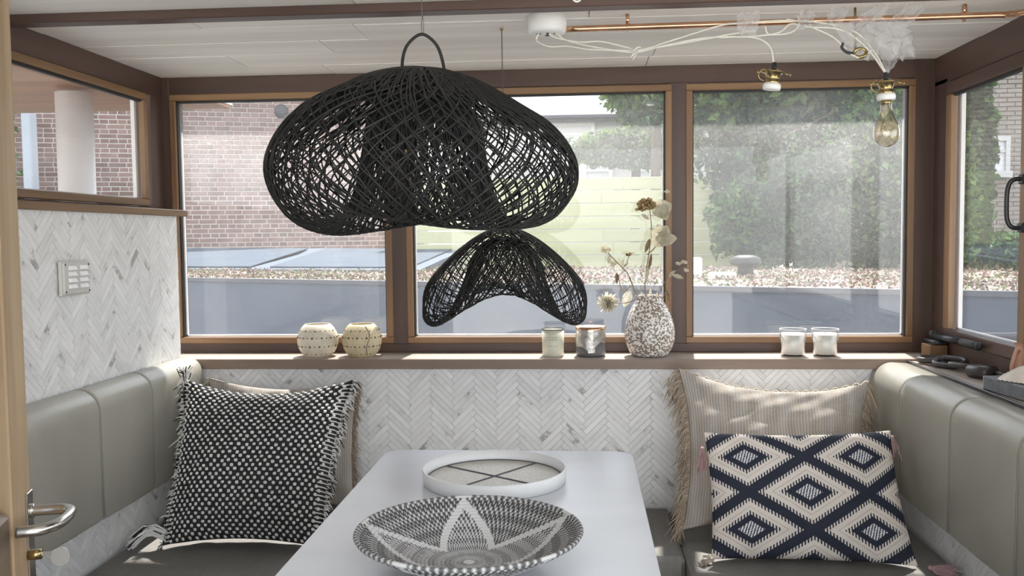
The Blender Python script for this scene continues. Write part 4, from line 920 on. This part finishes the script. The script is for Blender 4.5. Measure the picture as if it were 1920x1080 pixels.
mk('copper_rim', *lathe([(.0478,.085),(.0478,.0945),(.0455,.0945),(.0455,.084)], 44, (x,SY,SZ), cap=False), 'copper', jr, True)
mk('jar_lid', *lathe([(.0455,.093),(.03,.0945),(0,.0945)], 40, (x,SY,SZ), cap=False), 'wax', jr, True)
for x, lab in ((.654, 'white candle in clear glass, left one of the pair on the sill'), (.752, 'white candle in clear glass, right one of the pair on the sill')):
    g = thing('glass_candle', (x,SY,SZ), lab, 'candle', None)
    mk('glass', *lathe([(0,0),(.033,0),(.036,.003),(.041,.083),(.0395,.083),(.0345,.006),(0,.005)], 40, (x,SY,SZ), cap=False), 'glassclear', g, True)
    mk('glass_lip', *tube([(x+.0402*math.cos(a), SY+.0402*math.sin(a), SZ+.083) for a in np.linspace(0, 2*PI, 48)], .0011, 6, False), 'spacer', g, True)
    mk('candle_wax', *lathe([(0,.006),(.0335,.006),(.0385,.070),(.0345,.068),(0,.067)], 40, (x,SY,SZ), cap=False), 'wax', g, True)
    mk('wick', *tube([(x,SY,SZ+.066),(x+.001,SY,SZ+.076)], .0009, 5), 'stripegrey', g)
# vase with dried stems
vx, vy = .212, 2.862
va_ = thing('vase', (vx,vy,SZ), 'egg-shaped brown and white speckled glass vase on the sill', 'vase')
pr = spline([(.0,.0),(.045,.0),(.062,.012),(.076,.045),(.0785,.075),(.073,.110),(.060,.145),(.047,.168),(.041,.178),(.040,.186),(.043,.191)], 44)
pr = np.vstack([pr, [(.0405,.1905),(.0375,.184),(.040,.17),(.0,.16)]])
mk('vase_body', *lathe(pr, 56, (vx,vy,SZ), cap=False), 'speckled', va_, True)
def stemthing(nm, label, P, r0=.0022, cat='dried flower'):
    root = thing(nm, tuple(P[0]), label, cat); mk('stem', *tube(spline(P, 30), np.linspace(r0, r0*.6, 30), 6), 'stem', root, True); return root
def leafshape(root, p, dr, L, w, nrm, mat='driedleaf', name='leaf', curl=.25):
    dr = np.array(dr, float); dr /= np.linalg.norm(dr); nrm = np.array(nrm, float); sd = np.cross(dr, nrm); sd /= np.linalg.norm(sd); nrm = np.cross(sd, dr); V = []; n_ = 10
    for i in range(n_+1):
        t = i/n_; wd_ = w*math.sin(PI*min(1, t*.96+.02))**.75*(1-.25*t)
        for k in range(5): s = (k-2)/2; V.append(np.array(p)+dr*L*t+sd*wd_*s*.5+nrm*(curl*L*t*t*.5+abs(s)*wd_*.22+.002*math.sin(t*16+s*3)))
    return mk(name, V, grid_faces(n_+1, 5), mat, root, True)
def cluster(root, c, R_, n, r, mat, name):
    V = []
    for i in range(n):
        D = RNG.normal(size=3); D /= np.linalg.norm(D); V.append(ball(np.array(c)+D*R_*RNG.random()**.4*np.array([1,1,.6]), r*RNG.uniform(.6,1.2), 6, 4))
    mk(name, *join(V), mat, root, True)['kind'] = 'stuff'
zt = SZ+.17
s1 = stemthing('dried_hydrangea', 'tallest dried stem in the vase with a brown flower head and papery leaves', [(vx-.006,vy,zt-.02),(.198,2.86,1.15),(.212,2.86,1.25),(.218,2.86,1.32),(.212,2.86,1.385)])
cluster(s1, (.208,2.855,1.392), .032, 90, .0052, 'driedbrown', 'flower_head'); cluster(s1, (.185,2.855,1.382), .018, 30, .005, 'driedbrown', 'flower_head')
leafshape(s1, (.222,2.855,1.365), (.6,0,.25), .062, .070, (0,-1,.1)); leafshape(s1, (.235,2.855,1.395), (.5,0,-.9), .06, .05, (.1,-1,0))
leafshape(s1, (.226,2.855,1.262), (.5,-.1,.75), .075, .075, (0,-1,.2)); leafshape(s1, (.23,2.85,1.285), (1,0,.05), .065, .05, (0,-1,-.3)); leafshape(s1, (.235,2.855,1.33), (.45,0,-.8), .055, .03, (.3,-1,0))
leafshape(s1, (.213,2.855,1.345), (-.7,0,.4), .032, .014, (0,-1,.2)); leafshape(s1, (.213,2.855,1.285), (-.35,0,-1), .045, .016, (0,-1,0), 'stem'); leafshape(s1, (.207,2.855,1.20), (-.15,-.1,-1), .055, .014, (0,-1,0)); leafshape(s1, (.210,2.855,1.19), (.15,0,1), .05, .012, (0,-1,0), 'stem')
mk('side_stem', *tube(spline([(.204,2.86,1.235),(.222,2.858,1.25),(.238,2.856,1.27)], 10), .002, 6), 'stem', s1, True)
s2 = stemthing('dried_branch', 'dried branch leaning left out of the vase with a small seed head', [(vx-.012,vy,zt-.02),(.165,2.85,1.125),(.145,2.85,1.175),(.118,2.85,1.205),(.082,2.85,1.243)])
cluster(s2, (.076,2.848,1.252), .017, 60, .0028, 'driedpetal', 'seed_head')
for p, dd, L in (((.088,2.85,1.235),(-.2,0,-1),.028),((.112,2.85,1.208),(-.8,0,.2),.022),((.125,2.85,1.198),(.1,0,1),.024),((.13,2.85,1.2),(1,0,.8),.02),((.104,2.85,1.2),(-.7,0,.5),.018)): leafshape(s2, p, dd, L, .013, (0,-1,.1))
mk('twig', *tube(spline([(.130,2.85,1.195),(.142,2.85,1.215),(.150,2.85,1.235),(.165,2.85,1.243)], 10), .0011, 5), 'stem', s2, True); cluster(s2, (.146,2.848,1.238), .006, 5, .005, 'driedbrown', 'bud')
mk('twig', *tube(spline([(.155,2.85,1.14),(.128,2.85,1.12),(.118,2.85,1.15),(.115,2.85,1.175)], 12), .0014, 5), 'stem', s2, True); leafshape(s2, (.110,2.85,1.18), (0,0,-1), .035, .012, (0,-1,0), 'stem')
leafshape(s2, (.150,2.845,1.125), (-.35,0,-1), .055, .035, (0,-1,.1), 'driedpetal')
s3 = stemthing('dried_dahlia', 'pale cream dried flower drooping at the left of the vase', [(vx-.018,vy,zt-.005),(.172,2.84,1.098),(.145,2.83,1.088),(.115,2.825,1.086),(.09,2.82,1.088)], .0014)
for k in range(54):
    a = 2*PI*k*.618; ph = math.radians(22+62*(k/54)); D = np.array([math.sin(ph)*math.cos(a), -math.cos(ph), math.sin(ph)*math.sin(a)]); leafshape(s3, np.array([.082,2.822,1.090])+D*.004, D, .033*random.uniform(.8,1.1), .011, np.cross(D, (0,0,1))+(0,-.5,0), 'driedpetal', 'petal', .3)
s4 = stemthing('dried_sprig', 'thin dried sprig with tiny white blossoms leaning right over the window post', [(vx+.012,vy,zt-.02),(.25,2.85,1.135),(.275,2.85,1.172),(.31,2.85,1.192),(.335,2.85,1.20)], .0015)
for c_ in ((.300,2.846,1.208),(.322,2.846,1.186),(.318,2.846,1.212)): cluster(s4, c_, .0085, 18, .0036, 'driedpetal', 'blossom')
leafshape(s4, (.282,2.85,1.172), (1,0,-.35), .036, .016, (0,-1,.2)); leafshape(s4, (.27,2.85,1.165), (.5,0,.5), .03, .013, (0,-1,.2)); leafshape(s4, (.262,2.85,1.13), (.3,0,-1), .03, .008, (0,-1,0), 'stem')
s5 = stemthing('dried_twig', 'thin curved dried twig rising along the window post from the vase', [(vx+.015,vy,zt-.02),(.262,2.87,1.12),(.268,2.88,1.25),(.282,2.88,1.33),(.268,2.88,1.43)], .0012)
cluster(s5, (.268,2.878,1.432), .010, 20, .0028, 'driedpetal', 'blossom'); cluster(s5, (.272,2.88,1.095), .008, 10, .003, 'driedbrown', 'bud')
for dx, h in ((-.025,.05),(.0,.06),(.02,.045),(.03,.03),(-.01,.035)): leafshape(s5, (vx+dx*.6,vy-.02,zt-.01), (dx*12,-.2,1), h, .012, (0,-1,.2))

# ------------------------------------------------------------------ switch panel on the left wall
sw = thing('switch_panel', (-1.270,2.175,1.163), 'white wall panel with eight rocker switches on the left tiled wall', 'switch')
mk('back_plate', *box(-1.270,-1.262,2.112,2.240,1.163,1.249,.002), 'greyplastic', sw)
mk('front_plate', *box(-1.264,-1.257,2.118,2.234,1.167,1.246,.002), 'greyplastic', sw)
for j in range(4):
    for i in range(2):
        y0 = 2.137+i*.051; z0 = 1.181+j*.0152
        V = np.array([(-1.257,y0,z0),(-1.257,y0+.030,z0),(-1.257,y0+.030,z0+.0105),(-1.257,y0,z0+.0105),(-1.249,y0+.001,z0+.001),(-1.249,y0+.029,z0+.001),(-1.254,y0+.029,z0+.0100),(-1.254,y0+.001,z0+.0100)])
        mk('rocker', V, [[0,1,2,3],[4,5,6,7][::-1],[0,1,5,4],[1,2,6,5],[2,3,7,6],[3,0,4,7]], 'paintwhite', sw)
for y_, z_ in ((2.124,1.173),(2.229,1.172),(2.124,1.240),(2.229,1.239)): mk('screw', *ball((-1.2565,y_,z_), .0028, 8, 5, (.4,1,1)), 'blackmetal', sw, True)

# ------------------------------------------------------------------ open door at the left edge
dr = thing('door_1', (-.93,1.5,.02), kind='structure')
A0 = np.array([-.968,1.50]); dd = np.array([.30,-.954]); dn = np.array([.954,.30])
def dbox(s0, s1, n0, n1, z0, z1, b=0):
    V, Fc = box(s0, s1, n0, n1, z0, z1, b); Q = A0+V[:,:1]*dd+V[:,1:2]*dn; return np.column_stack([Q, V[:,2]]), [f[::-1] for f in Fc]
mk('door_stile', *dbox(0, .105, -.045, 0, .03, 1.83, .003), 'oak', dr)
mk('door_stile', *dbox(.66, .76, -.045, 0, .03, 1.83, .003), 'oak', dr)
mk('door_rail', *dbox(.105, .66, -.043, -.002, .60, .86, .012), 'oakdark', dr); mk('door_rail', *dbox(.105, .66, -.045, 0, 1.73, 1.83, .003), 'oak', dr)
mk('glass_pane', *dbox(.10, .665, -.026, -.020, .86, 1.73), 'darkglass', dr)
mk('door_panel', *dbox(.105, .66, -.033, -.012, .03, .60), 'oak', dr)
mk('lock_plate', *dbox(-.0015, 0, -.036, -.010, .62, .98), 'steel', dr)
ln = dbox(.0, .032, 0, .004, .66, .865, .001); esc = mk('lock_shield', *ln, 'steel', dr)
def dp_(s, n, z): q = A0+dd*s+dn*n; return (q[0], q[1], z)
V = tube(spline([dp_(.012,.004,.829), dp_(.012,.020,.829), dp_(.013,.048,.829), dp_(.020,.066,.829), dp_(.038,.073,.829), dp_(.075,.073,.829), dp_(.108,.066,.829), dp_(.128,.052,.829), dp_(.134,.035,.829), dp_(.135,.014,.829)], 50), .0095, 14)
mk('door_handle', V[0], V[1], 'steel', dr, True)
V = tube([dp_(.012,.003,.829), dp_(.012,.008,.829)], .0125, 18); mk('rose', V[0], V[1], 'steel', dr, True)
V = tube([dp_(.030,.002,.757), dp_(.030,.022,.757)], .009, 16); mk('lock_cylinder', V[0], V[1], 'brass', dr, True)
ky = thing('door_key', dp_(.030,.03,.757), 'door key with a round translucent grey head in the lock at the left edge', 'key')
V, Fc = box(-.0012,.0012,-.010,.014,-.003,.003); Q = np.array([dp_(.030+p[0]*1., .030+p[1], .757+p[2]) for p in V]); mk('key_blade', Q, Fc, 'steel', ky)
k_ = np.linspace(0, 2*PI, 25)[:-1]; pr_ = [(.0155*math.cos(a)*(1.0), .0165*math.sin(a)) for a in k_]
fr_ = np.array([dp_(.0302+.0, .052+u_, .750+w_) for u_, w_ in pr_]); n_ = len(fr_); D3 = np.array([dd[0], dd[1], 0])*.003
mk('key_head', np.concatenate([fr_-D3*.6, fr_+D3*.6]), [list(range(n_))[::-1], [n_+i for i in range(n_)]]+[(i, (i+1)%n_, n_+(i+1)%n_, n_+i) for i in range(n_)], 'keygrey', ky)
mk('key_bow', *tube([dp_(.030-.003, .045+.0055*math.cos(a), .752+.0055*math.sin(a)) for a in np.linspace(0, 2*PI, 20)], .0015, 6, False), 'steel', ky, True)

# ------------------------------------------------------------------ right window furniture and ledge things
x0 = XR-.012
wa = thing('window_stay', (x0,2.75,.975), 'black metal window stay lying along the bottom of the right window', 'window fitting')
mk('stay_arm', *tube([(x0-.012,2.87,.978),(x0-.012,2.66,.985)], .010, 8), 'blackmetal', wa, True)
mk('stay_tail', *join([box(x0-.024,x0-.002,2.55,2.655,.974,.994,.006), ball((x0-.012,2.545,.984), .012, 10, 8)]), 'blackrubber', wa, True)
mk('stay_base', *join([box(x0-.032,x0+.008,2.80,2.89,.956,.970,.004), ball((x0-.012,2.865,.985), .012, 10, 8)]), 'blackmetal', wa, True)
mk('packing_block', *box(x0-.045,x0+.008,2.80,2.87,.912,.956,.002), 'teak_x', wa)
wh = thing('pull_handle', (x0,2.36,1.3), 'black curved pull handle on the frame of the right window', 'handle')
mk('handle_bar', *tube(spline([(x0+.012,2.345,1.425),(x0-.020,2.345,1.424),(x0-.032,2.347,1.405),(x0-.034,2.348,1.365),(x0-.032,2.347,1.325),(x0-.020,2.345,1.306),(x0+.012,2.345,1.305)], 30), .0058, 10), 'blackmetal', wh, True)
for z_ in (1.425, 1.305): mk('handle_foot', *box(x0-.004,x0+.012,2.332,2.358,z_-.012,z_+.012,.003), 'blackmetal', wh)
# dark wooden chain
LZ = .912
ch = thing('wooden_chain', (1.03,2.6,LZ), 'dark carved wooden chain lying on the right ledge', 'ornament')
def link(c, L, W, ang, tilt, r=.0085, n=36):
    P = []
    for a in np.linspace(0, 2*PI, n): ca, sa = math.cos(a), math.sin(a); P.append((c[0]+L*np.sign(ca)*abs(ca)**.6, c[1]+W*np.sign(sa)*abs(sa)**.6, c[2]))
    V, Fc = tube(P, r, 8, False); V = rot(V, c, tilt, 'X'); V = rot(V, c, ang, 'Z'); return V, Fc
mk('chain_link', *link((1.025,2.715,LZ+.013), .040, .024, -.55, .05), 'plumwood', ch, True)
mk('chain_link', *link((1.040,2.640,LZ+.016), .042, .024, -.95, .35), 'plumwood', ch, True)
mk('chain_link', *link((1.052,2.575,LZ+.014), .036, .022, -1.1, -.15), 'plumwood', ch, True)
V, Fc = box(1.022,1.078,2.425,2.495,LZ,LZ+.032,.009); mk('carved_block', rot(V, (1.05,2.46,LZ), .45), Fc, 'plumwood', ch, True)
mk('block_peg', *tube([(1.07,2.43,LZ+.016),(1.092,2.39,LZ+.016)], .007, 8), 'plumwood', ch, True)
bxl = thing('slate_box', (1.035,2.24,LZ), 'small grey rough box with pale ends at the right edge of the ledge', 'box')
V, Fc = box(.985,1.085,2.10,2.285,LZ,LZ+.034,.003); V = rot(V, (1.035,2.2,LZ), .12); mk('box_body', V, Fc, 'slatebox', bxl)
V, Fc = box(.987,1.083,2.2855,2.2885,LZ+.002,LZ+.033,.001); V = rot(V, (1.035,2.2,LZ), .12); mk('box_end', V, Fc, 'palecard', bxl)
sh = thing('shell', (1.04,2.18,LZ+.034), 'large pale shell lying on the small grey box', 'shell'); V = []; nu, nv = 28, 40
for i in range(nu):
    for j in range(nv):
        t = i/(nu-1); s = (j/(nv-1)-.5)*2; a = s*1.25; R_ = .075*t*(1+.02*math.cos(s*60)); V.append((1.035+R_*math.sin(a)*.8, 2.255-R_*math.cos(a)*1.7, LZ+.035+.035*math.sin(PI*min(t*.95+.03,1))*(math.cos(s*1.3))+.0015*math.cos(s*60)*t))
mk('ribbed_shell', V, grid_faces(nu, nv), 'shell', sh, True)
tc_ = thing('terracotta_jug', (1.075,2.335,LZ), 'round terracotta handle shape at the very right edge above the shell', 'jug')
mk('jug_body', *lathe(spline([(.0,.0),(.012,0),(.020,.02),(.022,.05),(.014,.085),(.010,.10),(.013,.108)], 24), 24, (1.083,2.325,LZ), cap=False), 'terracotta', tc_, True)
mk('jug_handle', *tube(spline([(1.075,2.315,LZ+.09),(1.06,2.30,LZ+.08),(1.055,2.30,LZ+.05),(1.07,2.315,LZ+.03)], 16), .004, 8), 'terracotta', tc_, True)
# repeats of a kind carry one group phrase
for o in bpy.data.objects:
    g = {'glass_candle': 'glass candles at the right end of the sill', 'tealight_holder': 'pierced tealight holders on the sill', 'pendant_lamp': 'black rattan pendant lamps over the table',
         'beige_cushion': 'beige woven cushions on the benches', 'backrest': 'leather backrests of the benches', 'tree': 'trees outside', 'shrub': 'shrubs outside',
         'dried_hydrangea': 'dried stems in the vase', 'dried_branch': 'dried stems in the vase', 'dried_dahlia': 'dried stems in the vase', 'dried_sprig': 'dried stems in the vase', 'dried_twig': 'dried stems in the vase'}.get(o.name.split('.')[0])
    if g and o.parent is None: o['group'] = g
